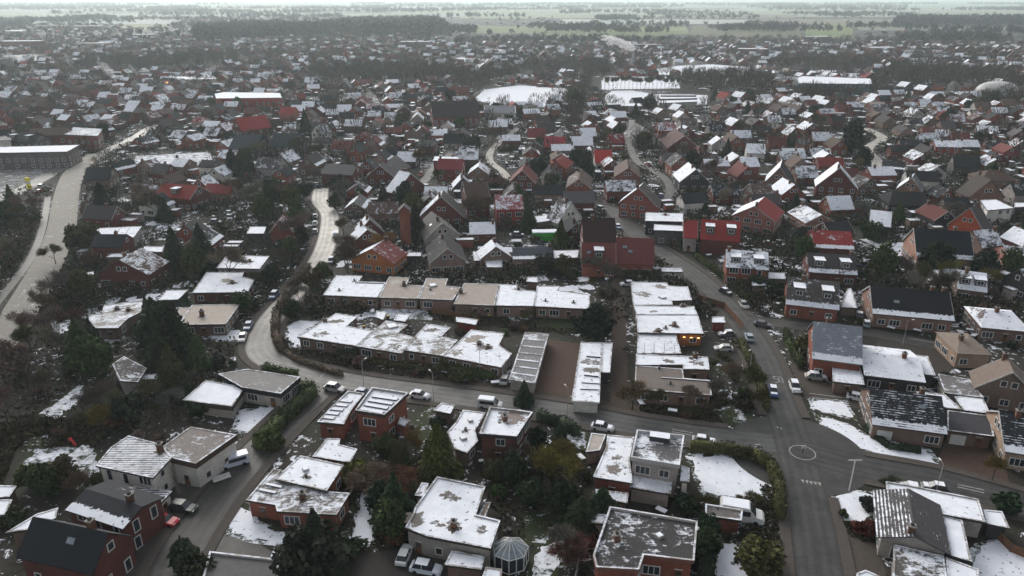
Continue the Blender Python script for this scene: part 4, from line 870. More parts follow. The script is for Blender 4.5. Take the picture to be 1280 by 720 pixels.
flat_house([(807, 265), (853.8, 266.5), (854, 277), (806, 276)], 5, DG, snow=.96, label='rear one of two snowy flat roofs beside the bending street', chim=((832, 267, .4),))
flat_house([(817.5, 280), (854.5, 282), (854.5, 289), (817, 287.5)], 5, (.10, .10, .105), snow=1, label='front one of two snowy flat roofs with a dark grey wall')
flat_house([(827, 334), (852, 334.5), (854, 340), (827, 339.5)], 2.6, PG, snow=.8, label='bus-shelter-like snowy roof beside the bending street', cat='carport', name='carport', win=False)
Gh((772.5, 254), (822, 259), (800, 235), (812, 229), 5.2, (.26, .085, .07), (.10, .085, .08), s=(.8, .1), label='red brick gable house with a white left eave by the street bend', verge=True, sky=1)
Gh((697, 280), (730, 274), (715, 250), (704, 246), 2.2, WH, (.075, .07, .075), s=(.5, .25), label='steep white-fronted A-frame house beside the green container', verge=True)
Gh((681, 210), (707.5, 212), (693.8, 202), (700, 194), 5, RB, RD, s=(.3, .2), label='crimson gable wall house left of the row of gables')
Sh((679, 184.5), (705, 185.5), 171, 4, 6, DR, (.30, .035, .05), (.0, .0), label='house with a plain crimson roof left of the bright red roof')
Sh((744, 204), (766, 204), 188, 3.5, 6, WH, (.42, .035, .035), (.05, .02), label='brightest red roof in the middle of the town')
Gh((767.5, 222), (801, 223), (784, 211), (790, 199), 6, (.18, .08, .07), BN, s=(.2, .3), label='tall dark brown gable house with white windows and balcony')
Gh((707, 235), (739, 236), (724, 224), (713, 211), 4, RB, BN, s=(.4, .3), label='gable house with white garage doors in the row of gables', verge=True)
Gh((849, 228), (888, 228), (870, 212), (866, 203), 4, DG, GR, s=(.9, .1), label='black walled gable house with a bright snowy left slope', verge=True)
Gh((833, 185), (876, 185), (855, 170), (862, 161), 3, DR, (.11, .06, .055), s=(.2, .3), label='brown roofed gable house with snow-edged verges', verge=True)
Gh((909, 181), (933, 181), (920, 171), (915, 165), 3.4, RB, BN, s=(.2, .3), label='small brick gable house behind the smooth white roof house')
Gh((789, 176), (824, 175), (805, 161), (797, 154), 3, WH, GR, s=(.4, .8), label='white gable house at the end of the snowy lane', verge=True)
Sh((933, 192), (957, 193), 180, 4, 6, WH, GR, (.6, .7), label='white walled house with a smooth frosted roof')
Gh((1019, 233), (1073, 237), (1048.8, 210), (1038, 202), 5.2, DR, (.09, .085, .085), s=(.75, .6), label='large dark red gable house with balcony and snowy verges', verge=True)
Gh((1006, 280), (1045, 279), (1026, 269), (1024, 255), 3.2, (.28, .15, .12), (.075, .07, .072), s=(.6, .35), label='pinkish gable house with a snow-speckled dark roof', verge=True)
Sh((1018, 310.5), (1068, 313), 289, 4.0, 6.5, DR, (.27, .04, .04), (.1, .34), (0, .7), label='bright red roof with melting snow behind the dark dormer house')
Sh((1011, 341), (1072, 345), 318, 3.4, 6.0, DR, (.06, .055, .06), (.1, .15), (0, .5), label='dark roofed house with a row of white dormers', dormer=2)
Sh((1146, 321), (1218, 326), 288, 4.2, 8, (.30, .17, .13), (.014, .019, .027), (.05, .02), (0, .6), label='wide plain navy-black roof over a brick house', verge=True)
Gh((1184, 280), (1230, 290), (1210, 260), (1203, 252), 4.6, (.42, .10, .055), (.085, .075, .075), s=(.35, .1), label='bright orange-red gable house with white windows', verge=True)
Gh((1211, 247), (1257, 247), (1233.8, 225), (1228, 218), 3.2, (.22, .13, .10), (.065, .055, .05), s=(.2, .1), label='brown gable house with a plain brown front above the orange one')
Gh((1120, 236), (1153, 240), (1136, 223), (1133, 216), 4, (.26, .16, .12), GR, s=(.7, .4), label='brown gable house behind the black half-hipped house', verge=True)
Sh((1111, 257), (1169, 259), 240, 3.2, 6.5, (.035, .035, .038), (.022, .023, .026), (.1, .03), label='black house with black roof and tall white windows', verge=False, hip=.35)
Sh((1086, 282), (1113, 285), 264, 3.4, 6.5, DG, GR, (.6, .78), label='dark walled house with a patchy white roof')
flat_house([(1225, 250), (1245, 249), (1268, 260), (1234, 263)], 5.5, WH, snow=.95, label='modern white cube house with black panels', kinds='ll')
flat_house([(1268, 253), (1292, 253), (1292, 258), (1268, 259)], 4.5, DG, snow=.9, label='snowy flat roof right of the modern white cube')
Sh((1134, 226), (1175, 228), 214, 4, 5, WH, SL, (.2, .15), label='row house with pale walls and a dark roof')
Sh((1170, 184), (1202, 185), 176, 5, 5, (.26, .06, .055), GR, (.8, .7), label='red walled house with a snowy roof on the right')
Sh((1104, 211), (1131, 213), 202, 3.6, 6, DG, SL, (.4, .3), (0, 1), label='dark house with a bright snowy gutter near the pale winding lane')
Sh((1226, 226), (1274, 227), 213, 3.4, 6, BR, BN, (.5, .3), label='hipped brown roof with snow streaks on the right', hip=.7)
Sh((1192, 209), (1226, 211), 194, 4, 6, (.10, .09, .09), SL, (.1, .15), label='dark house with pale striped windows on the right')
Gh((955, 228), (990, 231), (970, 209), (976, 200), 3, BR, SL, s=(.7, .1), label='dark gable house with a white roof edge left of the big red gable', verge=True)
Sh((875, 299.5), (925, 303), 276, 4.6, 6.5, DR, (.25, .035, .035), (.05, .12), (0, 0), label='red roofed house with a white front dormer band', dormer=2)
Sh((854, 298), (872, 299), 276, 4.4, 6.5, PG, (.27, .035, .035), (.05, .05), label='narrow bright red roof end left of the dormer band')
Gh((914, 270), (969, 278), (941, 258), (944, 245), 5.0, (.30, .13, .11), (.26, .04, .04), s=(.82, .05), label='pink-red gable house with its left slope white and right slope red', verge=True)
Sh((907, 335), (961, 339), 314, 5.0, 6, RB, (.04, .04, .045), (.7, .6), label='brick house with a black dormer band and white windows', dormer=2)
Gh((636, 228), (669, 229), (651, 213), (658, 205), 5, DR, (.17, .05, .05), s=(.2, .2), label='dark red gable left of the crimson gable wall')
Sh((620, 263), (655, 262), 244, 6, 6, (.30, .06, .055), (.30, .08, .09), (.4, .5), label='red house with a pinkish frosted roof by the middle gardens')
Sh((545, 212), (577, 213), 199, 5, 5, (.22, .05, .05), (.20, .035, .04), (.1, .1), label='crimson row house left of the white-topped one')
flat_house([(543, 195), (573, 196), (574, 201), (541, 201)], 6, (.24, .05, .05), snow=.8, label='long crimson house with a snowy flat top')
Sh((400, 218), (440, 220), 206, 4, 7, DR, (.10, .095, .10), (.3, .1), label='long brick house with a grey roof near the start of the pale road')
Gh((566, 235), (592, 234), (578, 222), (571, 217), 3, DG, (.30, .32, .36), s=(.8, .4), label='small house with a square frosted grey roof')
Sh((583, 249), (613, 247), 228, 7, 6, DR, BN, (.1, .05), label='dark red tall house right of the frosted square roof')
Gh((600, 325), (640, 322), (622, 309), (620, 300), 3, BR, GR, s=(.8, .8), label='small snowy roof house behind the back terrace')
Sh((1262, 326), (1300, 328), 308, 4, 6, (.42, .20, .17), GR, (.4, .5), label='pink house at the right edge with a frosted roof')
Sh((1196, 362), (1234, 367), 340, 3.2, 6, BR, GR, (.7, .8), label='frosted roof with white dormers behind the plain black roof', dormer=2)
flat_house([(1159, 337), (1175, 337), (1174, 350), (1160, 351)], 2.8, BR, snow=.9, label='left one of two snowy garages below the navy-black roof', cat='garage', name='garage', win=False)
flat_house([(1178, 332), (1198, 333), (1197, 345), (1179, 344)], 2.8, BR, snow=.9, label='right one of two snowy garages below the navy-black roof', cat='garage', name='garage', win=False)
flat_house([(692, 313), (724, 312), (722, 322), (692, 323)], 2.8, DR, snow=.95, label='snowy garage between the blue roof and the crimson house', cat='garage', name='garage', win=False)
flat_house([(498, 315), (527, 315), (526, 320), (498, 320)], 2.7, DG, snow=.97, label='thin snowy carport right of the orange fronted house', cat='carport', name='carport', win=False)
for q, lb in (([(591, 314), (614, 314), (616, 325), (592, 326)], 'snowy shed right of the black roofed gable'), ([(606, 322), (627, 322), (628, 334), (608, 334)], 'pale snowy shed behind the left of the back terrace'),
              ([(470, 388), (484, 390), (479, 400), (469, 396)], 'snow-topped hut between the two terraces'), ([(497, 391), (513, 393), (507, 402), (492, 400)], 'second snow-topped hut between the two terraces'), ([(570, 396), (598, 399), (595, 406), (570, 402)], 'red shed with a snowy top behind the front terrace'),
              ([(659, 346), (672, 346), (672, 353), (658, 352)], 'small dark hut with a snowy gable behind the back terrace'), ([(1059, 361), (1064, 360), (1072, 385), (1051, 384)], 'pale snowy garage right of the frosted roof house'),
              ([(890, 396), (905, 395), (907, 403), (890, 403)], 'small red shed with snow near the parked cars'), ([(940, 348), (952, 347), (958, 357), (940, 357)], 'snow-capped hut beside the road right of the hedge'), ([(668, 270), (686, 268), (687, 276), (671, 278)], 'white snow-topped hut left of the A-frame house'),
              ([(541, 513), (552, 503), (569, 506), (563, 517)], 'open garden hut with a snowy roof behind the low smooth wing'), ([(961, 340), (981, 341), (982, 349), (960, 348)], 'long snowy shed left of the dark dormer house')):
    flat_house(q, 2.5, (.22, .04, .04) if 'red' in lb else BR, snow=.97, label=lb, cat='shed', name='garden_shed', win=False)
# ---- town at the back
flat_house([(-30, 184), (0, 183.5), (100, 180.8), (84, 189.5), (-30, 191.5)], 8, (.14, .12, .12), snow=1, label='long flat-roofed hall with a bright white roof at the left edge', cat='hall', name='hall')
flat_house([(268, 117), (280, 115), (350, 116), (352, 122), (270, 123)], 8, (.32, .05, .05), snow=.93, label='long red hall under a white flat roof at the back of town', cat='hall', name='hall')
Sh((302, 164), (340, 159), 146, 6, 6, DR, (.30, .04, .042), (.1, .06), label='bright red steep roof near the town centre', chim=2)
Sh((335, 183), (370, 184.5), 167, 5, 8, DG, (.022, .035, .042), (.1, .03), label='dark teal roof right of the big dark conifer'); Sh((286, 185), (321, 186), 169, 5, 8, DG, (.03, .04, .055), (.1, .03), label='dark slate roof left of the big dark conifer')
Gh((388, 167), (404, 168), (396, 157), (394, 153), 5, WH, GR, s=(.5, .5), label='white gable house behind the dark teal roof')
Sh((4, 177), (40, 179), 166, 6, 6, (.12, .11, .11), SL, (.3, .15), label='dark apartment row behind the long white hall', dormer=2); Sh((36, 171), (84, 169), 160, 7, 6, (.17, .07, .06), BN, (.3, .1), label='long red-brown apartment row with many small windows')
flat_house([(80, 168), (92, 159), (128, 161), (122, 170)], 8, (.18, .07, .06), (.32, .38, .44), .6, label='apartment block with a pale blue roof', cat='apartment block', name='apartment_block'); flat_house([(-8, 171), (12, 170), (14, 175), (-8, 176)], 8, WH, snow=.4, label='white striped building behind the long white hall', cat='apartment block', name='apartment_block')
flat_house([(997, 97), (1003, 95), (1088, 98), (1090, 105), (998, 104)], 9, (.06, .13, .19), snow=1, label='sports hall with a long bright white roof and blue walls', cat='hall', name='sports_hall')
flat_house([(826, 118), (868, 118), (872, 127), (823, 129)], 7, PG, snow=.93, label='long columned school building with a snowy roof', cat='school', name='school_building', streaks=(((826, 120.5), (870, 120.5), 2, 1), ((824, 125), (871, 124), 2, 1))); flat_house([(760, 129), (800, 129), (803, 132.5), (760, 132.5)], 5, BR, snow=.85, label='low snowy school wing left of the columned building', cat='school', name='school_building')
Sh((541, 147), (600, 145), 126, 7, 9, (.17, .07, .07), (.055, .042, .045), (.2, .05), label='large dark barn-like hall in front of the white pitch', cat='hall', name='hall')
flat_house([(606, 132), (644, 132), (645, 141), (604, 141)], 6, WH, (.02, .03, .06), .32, label='clubhouse with solar panels and a white edge at the pitch', cat='clubhouse', name='clubhouse', rim=(.6, .6, .6))
X, Y = at(1245, 119); R = thing('air_dome', 'sports dome', X, Y, 0, 'white inflated sports dome among trees on the right', None); a = []; q = []
for j in range(9):
    for i in range(24): t = j/8*PI/2; u = i/24*2*PI; a.append((21*math.cos(t)**.7*math.cos(u), 15*math.cos(t)**.7*math.sin(u), 13*math.sin(t)))
for j in range(8):
    for i in range(24): q.append((j*24+i, j*24+(i+1) % 24, (j+1)*24+(i+1) % 24, (j+1)*24+i))
me = np_mesh('membrane', np.array(a), np.array(q), None, M['membrane']); me.polygons.foreach_set('use_smooth', [True]*len(q)); put('membrane', me, R); R.scale = (.85, .9, .85); occ_poly(rect(X, Y, 0, 42, 30), 2)
occ_poly([at(x, y) for x, y in ((591, 124), (612, 108), (716, 111), (678, 136), (600, 129))], 4); occ_poly([at(x, y) for x, y in ((752, 113), (885, 113), (890, 131), (750, 131))], 4); occ_poly([at(x, y) for x, y in ((735, 97), (850, 97), (852, 111), (740, 111))], 4)
# ---- vehicles
SIL = (.42, .42, .41); WHC = (.62, .63, .64)
for a in ((1020, 474, (1060, 478), (.30, .29, .26), 'suv', True, 'silver-beige estate car on the drive of the red walled house'), (904, 438, (870, 437), SIL, 'car', False, 'silver car parked below the snowy row by the street'),
          (966, 492, (972, 520), (.03, .07, .25), 'car', True, 'dark blue car with a snowy roof driving to the mini roundabout'), (936, 424, (930, 410), (.33, .38, .43), 'car', False, 'pale blue-grey car parked at the kerb of the main street'), (907, 367, (930, 378), (.03, .03, .035), 'car', True, 'black car with a snowy roof on the main street'),
          (880, 554, (905, 557), WHC, 'car', True, 'snow-covered car at the hedge of the snowy lawn'), (753, 537, (790, 543), WHC, 'car', True, 'white car parked outside the beige topped garage'), (506, 697, (515, 676), WHC, 'car', False, 'smaller white car facing the large pale house'),
          (533, 714, (580, 722), (.6, .65, .7), 'suv', False, 'larger white car beside the snowy carport'), (207, 654, (228, 658), (.5, .02, .03), 'car', False, 'bright red car beside the brick gable'), (229, 638, (260, 642), (.03, .05, .04), 'suv', False, 'dark green car in front of the white house annex'),
          (525, 497, (545, 500), WHC, 'car', True, 'snow-covered car behind the tall brick cube house'), (631, 477, (636, 462), SIL, 'car', False, 'silver car at the near end of the front terrace'), (1199, 422, (1204, 432), WHC, 'car', False, 'white car in front of the long black roofed house'), (1168, 613, (1140, 608), (.05, .05, .055), 'car', True, 'dark car parked behind the long snow-white flat roof'),
          (1072, 500, (1090, 504), WHC, 'car', True, 'snow-covered car beside the snowy annex drive'), (394, 272, (395, 262), SIL, 'car', True, 'farthest car parked along the pale curved road'), (394, 281, (395, 262), WHC, 'car', True, 'second farthest car along the pale curved road'), (394, 291, (395, 270), (.2, .2, .2), 'car', True, 'nearest parked car along the pale curved road'),
          (843, 350, (860, 352), (.06, .06, .06), 'car', True, 'dark car behind the far end of the footpath row'), (784, 357, (768, 358), WHC, 'car', True, 'white car left of the far end of the footpath row'), (908, 420, (885, 421), (.1, .1, .1), 'car', True, 'dark car with snow above the silver car'), (1135, 613, (1110, 608), SIL, 'car', True, 'silver snow-dusted car behind the long white flat roof'),
          (785, 262, (800, 263), SIL, 'car', True, 'snow-topped car parked by the red brick gable house'), (717, 341, (717, 330), WHC, 'car', False, 'white car left of the tall crimson house'), (1083, 407, (1083, 395), (.2, .25, .25), 'car', True, 'car at the left end of the black roofed house'), (1074, 396, (1074, 385), (.05, .05, .06), 'car', True, 'dark car between the frosted roof and the black roof')):
    car(a[0], a[1], a[2], a[3], a[4], a[5], a[6])
for a in ((293, 581, (272, 587), (.55, .60, .68), 'van', False, 'pale blue van parked beside the grey-brown flat roof'), (613, 509, (640, 512), WHC, 'van', True, 'white camper van behind the raised roof house'), (420, 296, (420, 280), WHC, 'van', True, 'white van on the right of the pale curved road')):
    car(a[0], a[1], a[2], a[3], a[4], a[5], a[6], group='parked vans')
R = car(926, 648, (960, 654), (.68, .68, .66), 'van', True, 'white caravan parked behind the red brick garage', cat='caravan', group=None, size=1.35); R.name = 'caravan'
# ---- garden things
def conservatory(x, y):
    X, Y = at(x, y); R = thing('conservatory', 'conservatory', X, Y, .15, 'faceted white-framed glass conservatory beside the large pale house'); n = 7; r = 2.6; occ_poly(rect(X, Y, 0, 7, 7), 2)
    P = [(r*math.cos(2*PI*i/n), r*.95*math.sin(2*PI*i/n)) for i in range(n)]; b = MB(); c = MB()
    for i in range(n):
        j = (i+1) % n; b.face([(*P[i], 0), (*P[j], 0), (*P[j], 2.5), (*P[i], 2.5)]); c.face([(*P[i], 2.5), (*P[j], 2.5), (P[j][0]*.15, P[j][1]*.15, 4), (P[i][0]*.15, P[i][1]*.15, 4)])
    c.face([(p[0]*.15, p[1]*.15, 4) for p in P]); b.build('glass_wall', M['glass'], R); c.build('glass_roof', M['palglass'], R); a = Acc()
    for i in range(n):
        j = (i+1) % n
        for p, q in (((*P[i], 0), (*P[i], 2.5)), ((*P[i], 2.5), (*P[j], 2.5)), ((*P[i], 2.5), (P[i][0]*.15, P[i][1]*.15, 4.02)), ((*P[i], .1), (*P[j], .1)), (((P[i][0]+P[j][0])/2, (P[i][1]+P[j][1])/2, 0), ((P[i][0]+P[j][0])/2, (P[i][1]+P[j][1])/2, 2.5)), (((P[i][0]+P[j][0])/2, (P[i][1]+P[j][1])/2, 2.5), ((P[i][0]+P[j][0])*.075, (P[i][1]+P[j][1])*.075, 4.02))): a.add(*tube(p, q, .09, .09, 4))
    put('frame', a.mesh('frame', M['white']), R)
conservatory(638, 703)
X, Y = at(684, 300); R = thing('container', 'container', X, Y, .05, 'bright green container with a snowy top left of the A-frame house'); b = MB(); b.box(-5, 5, -1.6, 1.6, .15, 3.0, 0); b.build('body', M['green'], R); b = MB(); b.box(-5.05, 5.05, -1.7, 1.7, 3.001, 3.25, 0); b.build('snow_cover', M['snow'], R); b = MB()
for k in range(9): b.box(-4.8+k*1.15, -4.6+k*1.15, -1.68, -1.601, .2, 2.95)
b.build('rib', M['green'], R)
X, Y = at(37, 236); R = thing('sign_pylon', 'sign', X, Y, 0, 'yellow and white sign pylon beside the car park'); b = MB(); b.box(-.8, .8, -.3, .3, 0, 2.2); b.build('lower_panel', M['yellow'], R); b = MB(); b.box(-.75, .75, -.28, .28, 2.201, 3.2); b.build('white_panel', M['white'], R); b = MB(); b.box(-.8, .8, -.3, .3, 3.201, 4.8); b.build('upper_panel', M['yellow'], R)
X, Y = at(92, 556); R = thing('garden_slide', 'slide', X, Y, -.6, 'red garden slide on the snow-speckled lawn'); a = Acc(); a.add(*tube((-1.2, 0, 1.5), (1.3, 0, .2), .32, .3, 6)); put('chute', a.mesh('chute', M['red']), R); a = Acc()
for sy in (-.3, .3): a.add(*tube((-1.5, sy, 0), (-1.15, sy, 1.7), .05, .05, 4))
for z in (.4, .8, 1.2): a.add(*tube((-1.5+z*.2, -.3, z), (-1.5+z*.2, .3, z), .04, .04, 4))
put('ladder', a.mesh('ladder', M['steel']), R); R.scale = (.75,)*3
X, Y = at(1003, 567); R = thing('traffic_bollard', 'bollard', X, Y, 0, 'small traffic sign bollard in the painted roundabout circle'); a = Acc(); a.add(*tube((0, 0, 0), (0, 0, 1.3), .09, .09, 8)); put('post', a.mesh('post', M['trim']), R); b = MB(); b.box(-.35, .35, -.05, .05, 1.0, 1.7); b.build('sign_plate', M['white'], R)
X, Y = at(1061, 614); R = thing('flagpole', 'pole', X, Y, 0, 'tall white pole at the corner of the snowy lawn'); a = Acc(); a.add(*tube((0, 0, 0), (0, 0, 6.2), .11, .08, 8)); put('pole', a.mesh('pole', M['white']), R); b = MB(); b.box(-1.1, 1.1, -.06, .06, 6.0, 6.14); b.build('arm', M['white'], R)
X, Y = at(278, 601); R = thing('garden_bench', 'bench', X, Y, .6, 'pale bench on the verge below the parked van'); b = MB(); b.box(-1.4, 1.4, -.35, .35, .4, .5); b.build('seat', M['white'], R)
for sx in (-1.1, 1.1): b = MB(); b.box(sx-.06, sx+.06, -.3, .3, 0, .399); b.build('leg', M['trim'], R)
b = MB(); b.box(-1.4, 1.4, .36, .44, .45, 1.0); b.build('backrest', M['white'], R)
for x, y, lb in ((542, 502, 'street lamp above the front terrace street'), (455, 486, 'street lamp behind the drift-covered brick roof'), (709, 522, 'street lamp near the garage court entrance'), (936, 470, 'street lamp left of the painted 50'), (1168, 622, 'street lamp behind the long white flat roof'), (600, 470, 'street lamp in front of the square beige roof patch'), (396, 250, 'street lamp at the top of the pale curved road'), (1128, 432, 'street lamp in front of the long black roofed house')):
    lamp(x, y, label=lb)
def fence(px, h, label, mat='wood', d='garden fence'):
    P = [at(x, y) for x, y in px]; R = thing('garden_fence', 'fence', P[0][0], P[0][1], 0, label, None, d)
    for (x0, y0), (x1, y1) in zip(P, P[1:]):
        L = math.hypot(x1-x0, y1-y0); n = max(1, int(L/2.2)); a = math.atan2(y1-y0, x1-x0)
        for k in range(n):
            t = (k+.5)/n; b = MB(); b.box(-L/n/2+.05, L/n/2-.05, -.03, .03, .1, h); o = b.build('panel', M[mat], R); o.location = (x0+(x1-x0)*t-P[0][0], y0+(y1-y0)*t-P[0][1], 0); o.rotation_euler = (0, 0, a)
            b = MB(); b.box(-.06, .06, -.06, .06, 0, h+.1); o = b.build('post', M['trim'], R); o.location = (x0+(x1-x0)*k/n-P[0][0], y0+(y1-y0)*k/n-P[0][1], 0)
fence([(872, 376), (905, 386), (928, 412)], 1.8, 'brown board fence between the footpath row and the main street'); fence([(540, 392), (600, 404)], 1.8, 'brown fence behind the front terrace'); fence([(716, 742), (724, 706), (735, 690)], 1.8, 'pale fence left of the wide dark roof', 'paletrim'); fence([(1240, 668), (1262, 690), (1285, 700)], 1.5, 'reddish fence above the lower right lawn'); fence([(650, 386), (700, 392), (722, 398)], 1.8, 'dark fence behind the garage court')
# ---------------------------------------------------------------- plants placed from the photograph
T = tree_px; YG = (.044, .050, .016); OLB = (.085, .070, .022)
T('round', 741, 424, 8.2, 9.5, (.016, .022, .014), 'round dark tree between the court and the back terrace')
T('conifer', 549, 598, 11, 6.5, YG, 'broad yellow-green conifer behind the large pale house'); T('conifer', 495, 650, 9, 6, DARKG, 'dark conifer beside the narrow snowy lawn'); T('bare', 686, 622, 8.5, 9, OLB, 'spreading olive-brown tree in the central gardens'); T('bare', 700, 600, 7.5, 8.5, OLB, 'second spreading olive-brown tree behind the first')
T('round', 393, 728, 9.5, 9.5, DARKG, 'dark bushy tree before the brick bungalow with gravel ridges'); T('conifer', 400, 715, 11, 8.5, DARKG, 'tall dark conifer at the bottom edge')
T('column', 233, 712, 6, 3.6, DARKG, 'egg-shaped dark evergreen in the street court'); T('round', 249, 728, 4.5, 5, DARKG, 'round evergreen at the bottom of the street court'); T('conifer', 655, 505, 5.5, 3.6, DARKG, 'small conifer at the near end of the garage row')
T('conifer', 131, 270, 13, 8, (.012, .022, .018), 'tall black-green conifer beside the snowy track'); T('bare', 175, 268, 12, 12, TWIG, 'tall bare tree right of the black-green conifer'); T('conifer', 222, 335, 13, 8, DARKG, 'left one of the paired dark conifers'); T('conifer', 256, 340, 15, 10, DARKG, 'right one of the paired dark conifers')
T('round', 1064, 192, 17, 13, (.018, .026, .018), 'large dark evergreen beside the pale winding lane'); T('conifer', 383, 170, 16, 9, DARKG, 'big dark conifer between two slate roofs'); T('conifer', 293, 225, 14, 9, DARKG, 'dark conifer below the slate roof'); T('round', 308, 222, 10, 9, DARKG, None)
T('column', 1090, 224, 6.5, 3.6, DARKG, 'slim dark cypress at the foot of the pale lane'); T('bare', 480, 325, 9, 10, (.14, .07, .03), 'rusty bare tree before the orange fronted house'); T('shrub', 449, 601, 4, 6, YG, 'yellow-green bush beside the bluish annex'); T('twiggy', 471, 608, 4.2, 8, BROWN); T('twiggy', 505, 610, 4, 7, RUST, 'rust-brown shrub beside the narrow snowy lawn')
T('shrub', 1079, 668, 3.2, 3.8, (.062, .022, .017), 'round rusty-red bush on the snowy lawn'); T('shrub', 1089, 634, 2.4, 4.2, (.02, .025, .018)); T('shrub', 1055, 645, 1.4, 1.8, OLIVE); T('conifer', 726, 660, 6, 7, DARKG, 'dark conifer left of the wide dark roof'); T('twiggy', 722, 706, 4, 6, (.08, .03, .025), 'dark red leafless shrub left of the wide dark roof')
T('shrub', 438, 690, 3.4, 5, DARKG, 'round clipped evergreen at the foot of the snowy lawn'); T('round', 947, 716, 5, 8, OLIVE, 'olive bush on the lower snowy lawn'); T('bare', 757, 400, 9, 8, BROWN, 'bare tree right of the back terrace'); T('bare', 790, 512, 6, 8, RUST, 'rusty tree beside the footpath'); T('conifer', 752, 648, 6, 6, DARKG)
for x, y, h in ((105, 455, 11), (118, 436, 8), (190, 418, 10), (200, 436, 13), (213, 445, 13), (232, 452, 11), (205, 470, 11), (218, 485, 10), (250, 460, 8), (120, 470, 9), (235, 500, 7)):
    T(RNG.choice(('conifer', 'round', 'conifer')), x, y, h, None, DARKG if RNG.random() < .7 else MIDG)
for x, y, h in ((20, 330, 9), (8, 300, 9), (30, 300, 8), (45, 270, 8), (-5, 350, 10), (14, 370, 9), (38, 342, 7), (20, 270, 8), (5, 275, 8), (60, 400, 9), (75, 375, 9), (90, 400, 9), (60, 430, 10), (40, 450, 9), (20, 470, 9), (75, 450, 9), (95, 420, 8), (90, 350, 8), (70, 330, 7), (105, 370, 8), (30, 500, 9), (60, 505, 8), (100, 510, 9), (130, 520, 8), (10, 530, 9), (25, 545, 8), (150, 525, 7), (5, 500, 10), (110, 490, 8), (-5, 430, 9), (35, 420, 7), (5, 560, 7), (115, 335, 6), (82, 478, 8)):
    if RNG.random() < .3: continue
    T('bare' if RNG.random() < .85 else 'round', x, y, h*.92, None, RNG.choice((BROWN, TWIG, OLIVE, TWIG, BROWN)))
for x, y, h, k in ((300, 250, 9, 'bare'), (320, 262, 10, 'bare'), (345, 258, 9, 'bare'), (365, 262, 9, 'round'), (380, 250, 8, 'round'), (395, 232, 7, 'bare'), (372, 285, 7, 'round'), (378, 305, 6, 'round'), (365, 320, 6, 'round'), (350, 335, 6, 'bare'), (340, 355, 6, 'round'), (320, 365, 6, 'bare'), (305, 390, 6, 'round'), (420, 262, 7, 'round'), (430, 255, 9, 'bare'), (424, 240, 8, 'round'), (450, 256, 8, 'conifer'), (520, 300, 12, 'conifer'), (516, 270, 9, 'round'), (600, 275, 7, 'bare'), (480, 256, 8, 'conifer'),
                   (430, 300, 7, 'bare'), (405, 352, 6, 'round'), (390, 362, 6, 'round'), (375, 382, 5, 'bare'), (366, 398, 5, 'round'), (432, 335, 7, 'bare'), (850, 200, 9, 'bare'), (893, 225, 9, 'bare'), (870, 260, 7, 'round'), (880, 275, 7, 'conifer'), (905, 262, 8, 'bare'), (925, 330, 5, 'shrub'), (1000, 305, 6, 'round'), (1085, 300, 8, 'round'), (1100, 345, 9, 'round'), (1130, 350, 7, 'bare'), (1150, 362, 8, 'bare'), (1185, 352, 6, 'bare'), (1180, 375, 8, 'bare'), (1240, 365, 7, 'bare'), (1262, 345, 8, 'round'), (900, 470, 6, 'bare'), (915, 495, 7, 'bare'), (930, 500, 7, 'bare'), (895, 510, 6, 'bare'), (945, 515, 5, 'bare'), (860, 512, 5, 'bare'), (820, 515, 5, 'bare'),
                   (622, 572, 3.5, 'bare'), (640, 602, 5, 'round'), (655, 584, 5.5, 'bare'), (672, 560, 4.5, 'round'), (700, 565, 6, 'conifer'), (618, 600, 4, 'round'), (662, 632, 5.5, 'round'), (705, 642, 6, 'round'), (480, 570, 5, 'round'), (520, 572, 5, 'bare'), (548, 540, 3.5, 'round'), (505, 590, 6, 'bare'), (475, 640, 5, 'round'), (490, 668, 6, 'round'), (340, 560, 4, 'shrub'), (880, 700, 5, 'round'), (885, 670, 4, 'round'), (860, 640, 4, 'shrub'), (700, 700, 6, 'bare'), (1010, 440, 5, 'shrub'), (1125, 470, 5, 'shrub'), (1250, 500, 4, 'shrub'), (1260, 640, 4, 'shrub'), (1240, 600, 5, 'bare'), (965, 370, 5, 'shrub'), (945, 362, 5, 'round'), (985, 385, 4, 'shrub'), (680, 340, 6, 'round'), (705, 345, 6, 'round'), (740, 345, 6, 'bare'), (760, 360, 8, 'bare'), (770, 325, 5, 'shrub'), (60, 620, 6, 'round'), (40, 610, 5, 'round'), (85, 605, 5, 'round'), (20, 655, 4, 'shrub'), (105, 625, 5, 'bare'), (195, 515, 7, 'bare'), (165, 530, 7, 'round'), (215, 520, 6, 'bare'), (130, 545, 6, 'bare'), (245, 520, 4, 'shrub')):
    X_, Y_ = at(x, y); plant(k, X_, Y_, h*RNG.uniform(.9, 1.1), None, RNG.choice((OLIVE, BROWN, TWIG, OLB)) if k == 'bare' else RNG.choice((DARKG, MIDG, DARKG, OLIVE)))
hedge([(862, 562), (905, 566), (940, 572), (962, 585), (972, 610), (974, 650)], 1.8, 2.0, OLIVE, 'tall clipped hedge curving round the snowy corner lawn')
hedge([(378, 488), (392, 492), (380, 505), (352, 530), (322, 560)], 2.6, 2.2, MIDG, 'thick green hedge between the black-fascia bungalow and the side street'); hedge([(984, 418), (984, 430), (994, 446), (1002, 462)], 1.6, 1.8, MIDG, 'hedge at the corner of the red walled house'); hedge([(330, 462), (350, 468), (372, 470)], 1.6, 1.5, MIDG, 'low hedge along the bend above the black-fascia bungalow')
